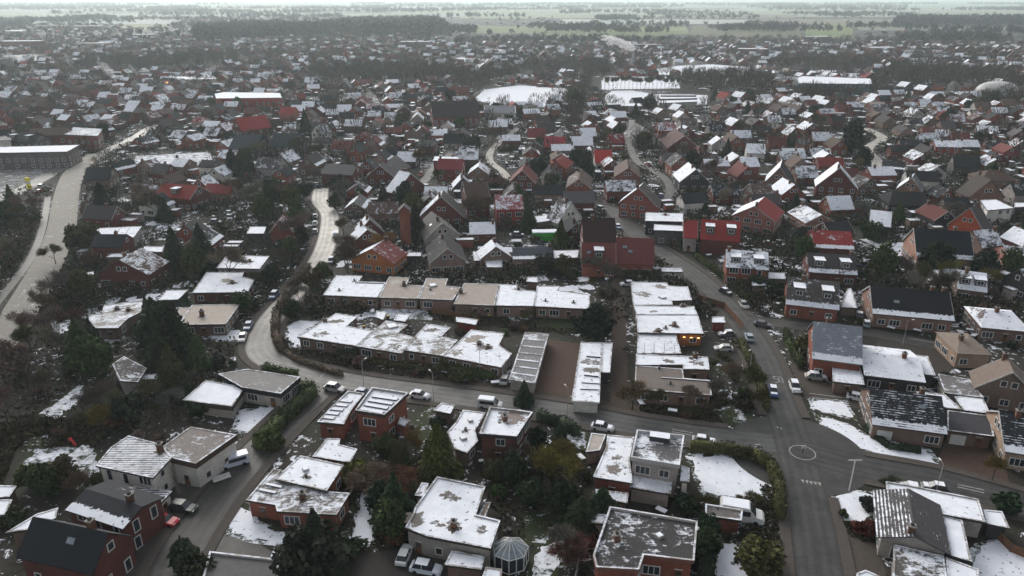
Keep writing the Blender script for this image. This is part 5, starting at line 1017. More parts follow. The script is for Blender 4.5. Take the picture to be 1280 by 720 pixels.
hedge([(386, 336), (362, 366), (346, 396), (344, 420), (352, 440)], 1.8, 2.0, BROWN, 'brown hedge inside the curve of the pale road'); hedge([(888, 648), (884, 690), (882, 730)], 2.2, 2.4, DARKG, 'dark hedge right of the wide dark roof'); hedge([(290, 660), (284, 650), (288, 634)], .8, .8, DARKG, 'low kerbside hedge at the snowy lawn edge') if False else None
hedge([(672, 524), (700, 532), (722, 545)], 1.8, 2.0, DARKG, 'dark hedge along the street right of the raised roof house'); hedge([(925, 428), (946, 470), (958, 512)], 1.6, 1.4, OLIVE, 'olive hedge along the main street below the parked cars'); hedge([(700, 345), (705, 348), (712, 352)], 1.5, 1.5, DARKG) if False else None
hedge([(870, 322), (905, 348), (938, 380)], 1.6, 1.6, MIDG, 'green hedge along the main street beside the dormer band house'); hedge([(1080, 536), (1110, 560), (1150, 566)], 1.2, 1.1, DARKG, 'low dark hedge before the black tiled bungalow'); hedge([(428, 470), (400, 462), (372, 452), (356, 440)], 1.2, .9, BROWN, 'low brown hedge on the kerb before the street bend bungalow')
hedge([(560, 462), (620, 474)], 2.2, 1.6, MIDG, 'garden hedge before the front terrace'); hedge([(460, 452), (545, 466)], 1.4, 1.0, OLIVE, 'low hedge before the middle of the front terrace'); hedge([(670, 335), (722, 345)], 2, 2, DARKG, 'dark hedge behind the right end of the back terrace'); hedge([(775, 345), (819, 347)], 2, 2, MIDG, 'green hedge below the crimson roofed wing')
for (x0, y0, x1, y1, n) in ((380, 640, 560, 715, 8), (440, 560, 620, 680, 15), (600, 560, 740, 715, 28), (860, 600, 960, 715, 14), (30, 480, 200, 620, 34), (800, 480, 980, 530, 26), (560, 380, 780, 420, 16), (1060, 430, 1280, 720, 34), (230, 260, 400, 420, 44), (880, 360, 980, 520, 20), (400, 440, 660, 480, 20), (980, 340, 1280, 430, 26), (200, 410, 330, 520, 18)):
    for _ in range(n):
        X_, Y_ = at(RNG.uniform(x0, x1), RNG.uniform(y0, y1))
        if not occ_at(X_, Y_): plant(RNG.choice(('shrub', 'twiggy', 'shrub', 'twiggy')), X_, Y_, RNG.uniform(1.2, 3), None, RNG.choice((MIDG, DARKG, OLIVE, BROWN, RUST, TWIG)))
# ---------------------------------------------------------------- the rest of the town
def px_of(X, Y): return proj(X, Y, 0)
FIELD = []
def field(px, c, snow, z=.03, amp=0, name='field'):
    FIELD.append(px); o = sheet(px, name, c, snow, amp, z=z+len(FIELD)*.01, step=8); return o
GRN = (.16, .20, .10)
field([(591, 125), (606, 112), (648, 106.5), (704, 110.5), (718, 113), (678, 135), (640, 134)], (.5, .5, .48), .97, name='sports_pitch')
field([(752, 97.5), (758, 95), (846, 96.5), (850, 110.5), (752, 112)], (.4, .4, .4), .93); field([(812, 93), (822, 86), (850, 82), (890, 80.5), (925, 83), (960, 85), (960, 90), (925, 94), (880, 95)], (.4, .4, .4), .92); field([(755, 121), (765, 113.5), (790, 113), (815, 117.5), (885, 119), (884, 131), (760, 133)], (.4, .4, .4), .85)
field([(965, 88), (1045, 88), (1048, 95), (965, 94)], (.3, .3, .3), .75); field([(1098, 113), (1212, 115), (1216, 120), (1098, 117)], (.3, .3, .3), .85); field([(640, 92), (668, 94), (665, 100), (640, 99)], (.3, .3, .3), .8); field([(692, 99), (726, 100), (722, 107), (692, 106)], (.3, .3, .3), .7)
field([(562, 42), (566, 31), (640, 33), (760, 33), (857, 33), (862, 42), (790, 48), (700, 46), (640, 41)], GRN, .15, name='meadow'); field([(668, 37), (857, 34.5), (860, 38), (700, 40)], (.24, .27, .13), .05, name='meadow'); field([(150, 36), (158, 26), (215, 25), (210, 34), (180, 38)], (.26, .28, .18), .1, name='meadow')
field([(1005, 48), (1008, 34), (1066, 25), (1066, 48)], (.18, .22, .10), .15, name='meadow'); field([(862, 46), (866, 32), (1000, 36), (1002, 48)], (.14, .14, .09), .3, name='meadow'); field([(1070, 34), (1280, 34), (1280, 38), (1075, 38)], (.2, .2, .15), .4, name='meadow'); field([(0, 42), (2, 38), (40, 37), (42, 41)], (.5, .5, .5), .95); field([(-10, 62), (0, 56), (45, 57), (45, 60), (20, 63)], (.5, .5, .5), .9); field([(64, 29), (68, 27), (118, 27), (120, 29)], (.5, .5, .5), .95)
field([(400, 62), (414, 58), (434, 58), (436, 61), (410, 63)], (.5, .5, .5), .95); field([(562, 76), (575, 72), (612, 74), (610, 79), (570, 79)], (.5, .5, .5), .8); field([(600, 61), (640, 62), (636, 66), (602, 66)], (.5, .5, .5), .8); field([(0, 70), (40, 68), (70, 72), (40, 78), (0, 76)], (.35, .35, .35), .5)
bm_ = MB(); bm_.face([(-28000, 3300, .02), (28000, 3300, .02), (28000, 59000, .02), (-28000, 59000, .02)], 0, (.30, .33, .27), (.40, 0, 0)); bm_.build('plain', M['groundcover'])['kind'] = 'structure'
for y0, y1, n in ((24, 30, 9), (18, 23, 10), (13, 17, 9), (9, 12, 7), (5, 8, 6)):
    x = -60
    while x < 1340:
        w = RNG.uniform(90, 260)
        if RNG.random() < .8 and not (200 < x+w/2 < 600 and y0 > 15) and not (x+w/2 > 1080 and y0 > 17):
            c = RNG.choice(((.30, .34, .26), (.42, .46, .44), (.20, .19, .15), (.28, .32, .22))); field([(x, y1), (x+6, y0), (x+w, y0+RNG.uniform(0, 1)), (x+w-8, y1)], c, .2, name='meadow')
        x += w
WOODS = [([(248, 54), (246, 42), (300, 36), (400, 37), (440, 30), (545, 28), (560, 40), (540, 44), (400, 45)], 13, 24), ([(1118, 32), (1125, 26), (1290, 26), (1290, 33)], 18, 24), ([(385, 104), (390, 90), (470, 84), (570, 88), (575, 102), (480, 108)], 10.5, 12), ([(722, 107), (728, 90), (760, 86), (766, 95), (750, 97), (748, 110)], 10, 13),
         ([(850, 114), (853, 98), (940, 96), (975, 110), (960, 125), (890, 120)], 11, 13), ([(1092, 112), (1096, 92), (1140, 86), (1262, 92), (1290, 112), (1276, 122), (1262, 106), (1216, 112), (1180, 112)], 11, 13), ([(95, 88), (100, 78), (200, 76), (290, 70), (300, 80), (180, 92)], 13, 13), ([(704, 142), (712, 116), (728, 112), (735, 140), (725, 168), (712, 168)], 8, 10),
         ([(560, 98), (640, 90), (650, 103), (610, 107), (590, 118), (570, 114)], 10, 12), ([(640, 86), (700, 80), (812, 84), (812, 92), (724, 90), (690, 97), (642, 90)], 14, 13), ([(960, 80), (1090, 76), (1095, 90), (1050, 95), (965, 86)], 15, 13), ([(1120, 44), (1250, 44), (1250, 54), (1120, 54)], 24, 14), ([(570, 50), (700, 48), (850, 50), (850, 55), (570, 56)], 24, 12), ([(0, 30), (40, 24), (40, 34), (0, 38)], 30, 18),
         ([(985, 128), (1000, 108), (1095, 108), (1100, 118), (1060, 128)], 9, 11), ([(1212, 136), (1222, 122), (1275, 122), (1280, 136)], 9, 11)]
CLEAR = FIELD+[w[0] for w in WOODS]+[[(-40, 250), (0, 196), (100, 180), (150, 165), (110, 260), (50, 400), (-60, 600)], [(280, 235), (400, 235), (415, 330), (330, 430), (300, 330)], [(100, 400), (260, 400), (300, 530), (-50, 640), (-50, 430)], [(1045, 150), (1080, 152), (1080, 192), (1045, 192)], [(380, 120), (470, 115), (470, 128), (380, 130)]]
def clear(X, Y):
    x, y = px_of(X, Y); return not any(inside(p, x, y) for p in CLEAR)
WALLC = [(DR, 4), (BR, 3), (RB, 4), (PK, 2), ((.18, .055, .05), 3), (WH, .8), (PG, 1), (DG, .8)]; ROOFC = [(SL, 5), ((.06, .055, .058), 4), (GR, 2), (BN, 3), ((.14, .045, .042), 3), (RD, .8), (BG, .2)]
def pick(L): t = RNG.random()*sum(w for _, w in L); \
    return next(c for i, (c, w) in enumerate(L) if sum(q for _, q in L[:i+1]) >= t)
def words_of(wall, roof, s):
    w = 'pale' if sum(wall) > .9 else 'dark' if sum(wall) < .2 else 'red' if wall[0] > wall[1]*2.5 else 'brown'
    r = 'red' if roof[0] > roof[1]*2.5 else 'grey' if sum(roof) > .25 else 'dark'
    m = max(s); q = 'snowy' if m > .62 else 'patchy' if m > .35 else 'plain'
    return f'{w} house, {q} {r} roof'
cand = []
y = 150.0
while y < 2900:
    near = y < 760; sx = 14.2 if near else 19 if y < 1400 else 34; sy = 16.0 if near else 22 if y < 1400 else 42
    half = y*.76+60; x = -half
    while x < half:
        cand.append((x+RNG.uniform(-3, 3), y+RNG.uniform(-3, 3), near)); x += sx
    y += sy
n_house = sum(1 for o, d in THINGS if o.get('category') == 'house'); n_shed = sum(1 for o, d in THINGS if o.get('category') in ('shed', 'garage'))
cand.sort(key=lambda c: c[1])
fb = MB(); n_far = 0
def far_house(b, cx, cy, a, W, L, he, hr, wall, roof, s):
    c, q = math.cos(a), math.sin(a); P = lambda x, y, z: (cx+c*x-q*y, cy+q*x+c*y, z); w, l = W/2, L/2
    b.face([P(-w, -l, 0), P(w, -l, 0), P(w, -l, he), P(0, -l, hr), P(-w, -l, he)], 0, wall); b.face([P(w, l, 0), P(-w, l, 0), P(-w, l, he), P(0, l, hr), P(w, l, he)], 0, wall)
    b.face([P(w, -l, 0), P(w, l, 0), P(w, l, he), P(w, -l, he)], 0, wall); b.face([P(-w, l, 0), P(-w, -l, 0), P(-w, -l, he), P(-w, l, he)], 0, wall)
    w += .3; l += .3; S = math.hypot(w, hr-he)
    b.face([P(w, -l, he), P(w, l, he), P(0, l, hr+.1), P(0, -l, hr+.1)], 1, roof, (s[1], 0, 0), [(0, 0), (L, 0), (L, S), (0, S)]); b.face([P(-w, l, he), P(-w, -l, he), P(0, -l, hr+.1), P(0, l, hr+.1)], 1, roof, (s[0], 0, 0), [(0, 0), (L, 0), (L, S), (0, S)])
for X, Y, near in cand:
    D = math.hypot(X, Y); px, py = px_of(X, Y)
    if not (-60 < px < 1340): continue
    if near and Y < 180 and not (980 < px): continue
    if not clear(X, Y): continue
    if D > 900:
        dens = .9 if Y < 1250 else .55
        if px < 600 and Y < 2200: dens = .6
        if px > 560 and Y > 1330: dens = .02
        if Y > 1500: dens *= .6
        if RNG.random() > dens: continue
    a = .35*math.sin(X/140+1)+.3*math.cos(Y/110)+RNG.uniform(-.08, .08)
    if RNG.random() < .5: a += PI/2
    W = RNG.uniform(6.6, 9.2); L = RNG.uniform(7.5, 11.5)
    if D < 980:
        if RNG.random() < .05 or occ_hit(rect(X, Y, a, W, L, .8)): continue
    wall = pick(WALLC); roof = pick(ROOFC)
    k1, k2 = RNG.uniform(.75, 1.2), RNG.uniform(.75, 1.25); wall = tuple(v*k1*RNG.uniform(.96, 1.04) for v in wall); roof = tuple(v*k2*RNG.uniform(.96, 1.04) for v in roof)
    west = math.cos(a) > .5                                                   # slopes that face left of the view kept more snow
    s0 = RNG.choice((.2, .4, .55, .7, .9)) if RNG.random() < .7 else .1; s1 = RNG.choice((.03, .08, .15, .3, .45, .6)); s = (s0, s1)
    he = RNG.uniform(2.8, 4.8); hr = he+W*RNG.uniform(.30, .48)
    if n_house < 292 and D < 560:
        gable_house(X, Y, a, W, L, he, hr, wall, roof, s=s, strip=(0, RNG.choice((0, 0, 1))), tile=0, desc=words_of(wall, roof, s), group='gabled houses of the town', sky=1 if RNG.random() < .25 else 0); n_house += 1
    else: far_house(fb, X, Y, a, W, L, he, hr, wall, roof, s); n_far += 1; occ_poly(rect(X, Y, a, W, L, .5), 2)
    for _ in range(4 if D < 700 else (1 if RNG.random() < .6 else 0)):
        aa = a+RNG.choice((0, PI/2)); d = RNG.uniform(6.5, 10.5); t = RNG.random()*6.28; sx, sy = X+d*math.cos(t), Y+d*math.sin(t); sw, sl = RNG.uniform(2.0, 3.6), RNG.uniform(2.6, 6.5)
        if D < 980 and occ_hit(rect(sx, sy, aa, sw, sl, .2)): continue
        sn = RNG.choice((.7, .9, 1, 1)); wc = RNG.choice((BR, DR, DG, PG, RB))
        if n_shed < 285 and D < 520:
            flat_house(rect(sx, sy, aa, sw, sl), RNG.uniform(2.4, 3), wc, snow=sn, world=True, cat='shed', name='garden_shed', win=False, desc=('small' if sl < 4.5 else 'long')+' snowy shed', group='snowy garden sheds of the town', over=.15); n_shed += 1
        else:
            h = RNG.uniform(2.5, 3.2); P = rect(sx, sy, aa, sw, sl); fb.face([(*p, h) for p in P], 1, GR, (sn, 0, 0), [(0, 5)]*4)
            for i in range(4): fb.face([(*P[i], 0), (*P[(i+1) % 4], 0), (*P[(i+1) % 4], h), (*P[i], h)], 0, wc)
            occ_poly(P, 2)
# long low buildings in the far town
for x, y, w, l, h in ((20, 44, 60, 30, 9), (110, 37, 70, 25, 9), (60, 36, 60, 20, 9), (180, 48, 50, 22, 8), (520, 58, 50, 20, 8), (235, 105, 40, 14, 6), (250, 108, 30, 12, 7), (1100, 66, 40, 20, 8), (940, 68, 40, 18, 8), (1020, 51, 50, 20, 8), (200, 12, 160, 60, 25), (805, 62, 40, 14, 8), (120, 60, 50, 20, 8), (30, 58, 60, 25, 9)):
    X, Y = at(x, y); P = rect(X, Y, RNG.uniform(-.2, .2)+PI/2, l, w); fb.face([(*p, h) for p in P], 1, GR, (.95, 0, 0), [(0, 5)]*4)
    for i in range(4): fb.face([(*P[i], 0), (*P[(i+1) % 4], 0), (*P[(i+1) % 4], h), (*P[i], h)], 0, RNG.choice((PG, BR, DR)))
o = fb.build('distant_houses', [M['wall'], M['roof']]); tag(o, 'hundreds of small distant town houses with snowy and red roofs', 'houses', kind='stuff')
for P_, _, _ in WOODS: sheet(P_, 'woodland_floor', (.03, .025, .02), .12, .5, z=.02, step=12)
# ---- cars, tables and bins
CC = {'silver': (.36, .36, .36), 'white': (.6, .6, .6), 'black': (.03, .03, .035), 'dark grey': (.09, .09, .10), 'blue': (.04, .08, .2), 'red': (.3, .03, .03)}
for P, ws, *_ in ROADS:
    if ws[0] > 7.6 or ws[0] < 3: continue
    for i in range(2, len(P)-2, 3):
        if RNG.random() < .30 and P[i][1] > 125:
            (x0, y0), (x1, y1) = P[i-1], P[i+1]; L = math.hypot(x1-x0, y1-y0); sg = RNG.choice((-1, 1)); X, Y = P[i][0]-(y1-y0)/L*sg*(ws[i]/2+.9), P[i][1]+(x1-x0)/L*sg*(ws[i]/2+.9)
            if occ_hit(rect(X, Y, math.atan2(y1-y0, x1-x0)-PI/2, 1.6, 4.4), 6) or in_road(X, Y, -1, -.6): continue
            k = RNG.choice(list(CC)); car(X, Y, math.atan2(y1-y0, x1-x0), CC[k], RNG.choice(('car', 'car', 'suv')), RNG.random() < .55, None, k+' parked car', px=False)
n = 0
while n < 60:
    Y = 170+RNG.random()*230; X = RNG.uniform(-.7, .7)*Y; a = RNG.choice((0, .3, 1.6, 1.9))
    if px_of(X, Y)[0] < 240 and Y < 260 or occ_hit(rect(X, Y, a-PI/2, 2.4, 5)): continue
    n += 1; k = RNG.choice(list(CC)); car(X, Y, a, CC[k], RNG.choice(('car', 'suv')), RNG.random() < .7, None, k+' parked car', px=False)
tb = MB(); tb.box(-.9, .9, -.5, .5, .70, .76); TT = tb.build('table_top', [M['paletrim']], link=False); tb = MB(); tb.box(-.85, .85, -.45, .45, .761, .84); TS = tb.build('snow_on_table', [M['snow']], link=False); tb = MB(); tb.box(-.04, .04, -.04, .04, 0, .699); TL = tb.build('leg', [M['trim']], link=False)
tb = MB(); tb.hexa([(-.26, -.3, 0), (.26, -.3, 0), (.26, .3, 0), (-.26, .3, 0)], [(-.3, -.36, 1), (.3, -.36, 1), (.3, .36, 1), (-.3, .36, 1)]); WB = tb.build('body', [M['trim']], link=False); tb = MB(); tb.box(-.32, .32, -.4, .38, 1.001, 1.08); WL = tb.build('lid', [M['cloth']], link=False)
n = 0
while n < 90:
    Y = 75+RNG.random()*150; X = RNG.uniform(-.62, .72)*Y
    if occ_at(X, Y) or not any(occ_at(X+dx, Y+dy, 2) for dx, dy in ((3, 0), (-3, 0), (0, 3), (0, -3))): continue
    n += 1
    if n % 2:
        R = thing('garden_table', 'table', X, Y, RNG.uniform(0, 3), None, 'snowy tables in the gardens', 'small snowy garden table'); put('table_top', TT, R); put('snow_on_table', TS, R)
        for sx in (-.8, .8):
            for sy in (-.4, .4): put('leg', TL, R, (sx, sy, 0))
    else:
        R = thing('wheelie_bin', 'bin', X, Y, RNG.uniform(0, 3), None, 'wheelie bins beside the houses', 'small dark wheelie bin'); put('body', WB, R); put('lid', WL, R, color=RNG.choice(((.6, .62, .65), (.03, .03, .03), (.4, .3, .03), (.02, .06, .2))))
sb = MB(); n = 0
while n < 1700:
    Y = 165+620*RNG.random(); X = RNG.uniform(-.74, .74)*Y; a = .35*math.sin(X/140+1)+.3*math.cos(Y/110); P = rect(X, Y, a, RNG.uniform(1.5, 6), RNG.uniform(1.5, 6))
    if px_of(X, Y)[0] < 110 and Y < 330 or occ_hit(P): continue
    n += 1; z = .05+.003*(n % 7); sb.face([(*p, z) for p in ragged(ccw(P), .5, 1.3)], 0, LG, (RNG.uniform(.62, .98), 0, 0))
o = sb.build('snow', [M['groundcover']]); tag(o, 'broken patches of snow on the town gardens and yards', 'snow', kind='stuff')
# ---- individual trees among the nearer houses, then the mass of far trees
n = 0; tries = 0
while NTREE[0] < 292 and tries < 20000:
    tries += 1; Y = 150+470*RNG.random()**.9; X = RNG.uniform(-.74, .74)*Y; px, py = px_of(X, Y)
    if Y < 190 or occ_at(X, Y) or occ_at(X+2, Y) or occ_at(X-2, Y) or any(inside(p, px, py) for p in FIELD): continue
    k = RNG.choices(('bare', 'round', 'conifer'), (5, 2.5, 2))[0]; plant(k, X, Y, RNG.uniform(6, 11), None, RNG.choice((TWIG, BROWN, OLIVE)) if k == 'bare' else RNG.choice((DARKG, MIDG)))
tries = 0
while NTREE[1] < 292 and tries < 8000:
    tries += 1; Y = 120+300*RNG.random(); X = RNG.uniform(-.74, .74)*Y
    if not occ_at(X, Y): plant(RNG.choice(('shrub', 'twiggy', 'shrub')), X, Y, RNG.uniform(1.5, 3.5), None, RNG.choice((MIDG, DARKG, OLIVE, BROWN)))
def small_tree(kind, n):
    if kind == 'conifer': return conifer(n, top=.9)
    if kind == 'round': return clumpy(n, 9, 1.0, .09, .5)
    # bare: many thin upright slivers in a round crown over a stem
    C = rdir(n)*np.array([.42, .42, .38])*(.35+.65*NR.random((n, 1))**.5)+np.array([0, 0, .6]); d = C-np.array([0, 0, .15]); d /= np.linalg.norm(d, axis=1, keepdims=True)
    v, f = cards(C, d*.12, np.cross(d, rdir(n))*.016); t, tf = tube((0, 0, 0), (0, 0, .5), .03, .02, 3); return np.concatenate([v, t]), np.concatenate([f, np.array(tf)+len(v)])
def scatter_mesh(name, kind, pts, hs, color, npoly, label, cat='trees', mat='leaf'):
    if not pts: return
    var = [small_tree(kind, npoly) for _ in range(4)]; V = []; Q = []; n0 = 0
    for i, ((x, y), h) in enumerate(zip(pts, hs)):
        v, f = var[i % 4]; a = RNG.random()*6.28; c, s = math.cos(a), math.sin(a); w = h*(.7 if kind == 'conifer' else 1.0)
        V.append(np.stack([x+w*(c*v[:, 0]-s*v[:, 1]), y+w*(s*v[:, 0]+c*v[:, 1]), h*v[:, 2]], 1)); Q.append(f+n0); n0 += len(v)
    o = put(name, np_mesh(name, np.concatenate(V), np.concatenate(Q), None, M[mat]), None, color=color); tag(o, label, cat, kind='stuff'); return o
B1, B2, B3 = [], [], []
for P, sp1, hh in WOODS:
    W = [at(x, y) for x, y in P]; xs = [p[0] for p in W]; ys = [p[1] for p in W]; y = min(ys)
    while y < max(ys):
        x = min(xs)
        while x < max(xs):
            q = (x+RNG.uniform(-.45, .45)*sp1, y+RNG.uniform(-.45, .45)*sp1)
            if inside(W, *q) and not occ_at(*q): (B1 if y > 1300 else B2 if RNG.random() < .85 else B3).append((q, hh*RNG.uniform(.7, 1.15)))
            x += sp1
        y += sp1
for _ in range(9000):
    Y = 330+1150*RNG.random()**.8; X = RNG.uniform(-.8, .8)*Y; px, py = px_of(X, Y)
    if Y < 620 and RNG.random() < .35: continue
    if (Y < 990 and occ_at(X, Y)) or any(inside(p, px, py) for p in FIELD): continue
    (B2 if RNG.random() < .62 else B3).append(((X, Y), RNG.uniform(5.5, 12)))
for _ in range(2200):
    Y = 1400+1800*RNG.random(); X = RNG.uniform(-.8, .8)*Y; px, py = px_of(X, Y)
    if any(inside(p, px, py) for p in FIELD): continue
    if px > 560 and RNG.random() < .8: continue
    B1.append(((X, Y), RNG.uniform(8, 16)))
for _ in range(110):                                                        # tree lines and copses between the far fields
    Y = 1750+9000*RNG.random()**1.6; X = RNG.uniform(-.75, .75)*Y; L = RNG.uniform(60, 420)*(Y/2500)
    dp = RNG.choice((12, 20, 90))
    for _ in range(int(L/9) if dp < 50 else 90): B1.append(((X+RNG.uniform(-L/2, L/2), Y+RNG.uniform(-dp, dp)*Y/2500), RNG.uniform(12, 22)*(1+(Y-1750)/14000)))
scatter_mesh('forest', 'round', [p for p, h in B1], [h for p, h in B1], (.020, .019, .020), 60, 'dark leafless forest and tree lines before the hazy horizon', 'forest')
scatter_mesh('distant_trees', 'bare', [p for p, h in B2], [h for p, h in B2], (.050, .041, .033), 80, 'mass of bare brown trees between the distant houses')
scatter_mesh('distant_evergreens', 'conifer', [p for p, h in B3], [h for p, h in B3], (.022, .030, .022), 50, 'mass of dark evergreens between the distant houses')
for i in range(19):
    X, Y = at(756+5.0*i, 111.4); plant('bare', X, Y, RNG.uniform(10, 13), 7, BROWN, None, 'slim bare tree')
# undergrowth of the wooded corner and the gardens
def ground_leaves(polys, n, name, color, hmax, label, sz=.3):
    A = []
    per = n//len(polys)
    for P in polys:
        W = [at(x, y) for x, y in P]; xs = [p[0] for p in W]; ys = [p[1] for p in W]; k = 0; t = 0
        while k < per and t < per*6:
            t += 1; x, y = RNG.uniform(min(xs), max(xs)), RNG.uniform(min(ys), max(ys))
            if inside(W, x, y) and not occ_at(x, y): A.append((x, y, hmax*RNG.random()**1.6*(.5+.5*math.sin(x*.5)*math.cos(y*.4)))); k += 1
    C = np.array(A); C[:, 2] = np.abs(C[:, 2])+.05; s = sz*(.4+NR.random((len(C), 1))); d = rdir(len(C)); v, f = cards(C, d*s, np.cross(d, rdir(len(C)))*s*.7)
    o = put(name, np_mesh(name, v, f, None, M['leaf']), None, color=color); tag(o, label, 'undergrowth', kind='stuff')
ground_leaves([[(-10, 260), (60, 255), (40, 340), (-10, 400)], [(30, 390), (110, 330), (140, 400), (300, 430), (250, 530), (120, 545), (-10, 520), (-10, 460)], [(-10, 530), (150, 520), (120, 560), (20, 560), (-10, 650)]], 19000, 'undergrowth', (.040, .036, .022), 2.2, 'dark brambly undergrowth in the wooded left corner')
ground_leaves([[(280, 240), (400, 240), (380, 330), (300, 330)], [(600, 540), (740, 560), (735, 640), (640, 700), (600, 600)], [(880, 660), (960, 600), (985, 715), (930, 725)], [(800, 490), (960, 505), (900, 530), (800, 515)], [(430, 590), (545, 570), (510, 680), (440, 690)], [(520, 380), (770, 385), (720, 420), (540, 400)], [(1040, 420), (1130, 500), (1060, 500)], [(340, 420), (500, 460), (640, 480), (500, 475), (360, 455)], [(1040, 640), (1100, 640), (1100, 690), (1050, 690)]], 26000, 'ground_foliage', (.040, .036, .024), .9, 'low tangled winter plants in the gardens', .22)
def brush(n, name, color, hmax, label, y0, y1):
    A = []
    while len(A) < n:
        Y = y0+(y1-y0)*RNG.random()**1.3; X = RNG.uniform(-.76, .76)*Y
        if math.sin(X*.11+Y*.05)+math.sin(Y*.13-X*.07+1) < -.5 or occ_at(X, Y): continue
        for _ in range(14):
            u, v = X+RNG.gauss(0, 1.3), Y+RNG.gauss(0, 1.3)
            if not occ_at(u, v, 3): A.append((u, v, .1+hmax*RNG.random()**1.3))
    C = np.array(A); s = .34*(.5+NR.random((len(C), 1))); d = rdir(len(C)); v, f = cards(C, d*s, np.cross(d, rdir(len(C)))*s*.75)
    o = put(name, np_mesh(name, v, f, None, M['leaf']), None, color=color); tag(o, label, 'undergrowth', kind='stuff')
brush(90000, 'garden_greenery', (.022, .030, .018), 2.4, 'dark evergreen hedging and bushes filling the town gardens', 165, 560)
brush(70000, 'garden_brushwood', (.045, .036, .027), 2.8, 'brown leafless bushes filling the town gardens', 165, 560)
# ---------------------------------------------------------------- smoke
def smoke_mesh(seed, n=22):
    R = random.Random(seed); A = []; Q = []; n0 = 0
    me = bpy.data.meshes.new('smoke'); import bmesh; bm = bmesh.new()
    for i in range(n):
        t = i/(n-1); r = .025+.13*math.sin(PI*min(1, t**.8*1.0))**.7*(1-.25*t); c = Vector((-.95*t**1.2+R.gauss(0, .02), R.gauss(0, .03), .08+.62*t**.6+R.gauss(0, .07*t)))
        g = bmesh.ops.create_icosphere(bm, subdivisions=2, radius=r)
        for v in g['verts']: v.co = Vector((v.co.x*1.3, v.co.y, v.co.z*.75))*(1+R.uniform(-.2, .2))+c
    bm.to_mesh(me); bm.free(); me.materials.append(M['smoke']); return me
m = bpy.data.materials.new('chimney_smoke'); m.use_nodes = True; nt = m.node_tree; nt.nodes.clear(); ou = nt.nodes.new('ShaderNodeOutputMaterial'); pv = nt.nodes.new('ShaderNodeVolumePrincipled'); pv.inputs['Density'].default_value = .2; pv.inputs['Color'].default_value = (.97, .97, .97, 1); nt.links.new(pv.outputs[0], ou.inputs['Volume']); M['smoke'] = m
SMM = [smoke_mesh(i) for i in (1, 2)]
X, Y = at(790, 88); R = thing('industrial_chimney', 'chimney', X, Y, 0, 'tall thin chimney with the big white smoke plume'); a = Acc(); a.add(*tube((0, 0, 0), (0, 0, 21), 1.5, 1.0, 10)); put('stack', a.mesh('stack', M['steel']), R); b = MB(); b.box(-9, 12, -5, 8, 0, 6, 0, (.22, .05, .05)); b.build('boiler_house', M['wall'], R)
hz = height_at(X, Y, 66); R.scale = (1, 1, (hz)/21)
m2 = M['smoke'].copy(); m2.node_tree.nodes['Principled Volume'].inputs['Density'].default_value = .45; m2.node_tree.nodes['Principled Volume'].inputs['Color'].default_value = (1, 1, 1, 1); me = SMM[0].copy(); me.materials[0] = m2
o = put('smoke', me, None, (X, Y, hz-2), 0, (40, 24, 27)); tag(o, 'large white smoke plume drifting left from the tall chimney', 'smoke'); THINGS.append((o, None))
for i, (x, y, s, lb) in enumerate(((57, 112, 11, 'thin smoke leftmost over the hazy left roofs'), (148, 117, 20, 'curling pale smoke above the dark roofs left of the red hall'), (174, 106, 11, 'small steam puff right of the curling smoke'), (94, 96, 8, 'small steam puff above the left wooded band'), (474, 148, 12, 'wispy smoke over the town before the bare wood'), (206, 72, 10, 'far thin smoke left of the big forest'), (1118, 86, 11, 'steam at the snow field behind the bare wood') if False else (918, 90, 13, 'steam rising over the far snow field'), (440, 124, 11, 'faint smoke above the far red roof cluster'), (57, 58, 13, 'faint smoke far beyond the left roofs'), (300, 50+12, 13, 'white steam in front of the big forest'))):
    X, Y = at(x, y); o = put('smoke', SMM[i % 2], None, (X, Y, 6), 0, (s*.7, s*.5, s*1.5)); tag(o, lb, 'smoke', 'small smoke plumes over the town'); THINGS.append((o, None))
X, Y = at(210, 112); R = thing('lit_sign', 'sign', X, Y, 0, 'small orange glowing sign among the far left roofs'); b = MB(); b.box(-.8, .8, -.3, .3, 3.0, 6.5); b.build('sign_face', M['orange'], R); a = Acc(); a.add(*tube((0, 0, 0), (0, 0, 3), .2, .2, 6)); put('post', a.mesh('post', M['steel']), R)
for x, y, h in ((217, 20, 120), (785, 17, 130), (1115, 26, 60), (413, 8, 130)):
    X, Y = at(x, y); R = thing('mast', 'mast', X, Y, 0, None, None, 'thin distant mast rising through the haze'); a = Acc(); a.add(*tube((0, 0, 0), (0, 0, h*.45), 3.0, 1.8, 6)); put('pole', a.mesh('pole', M['steel']), R)
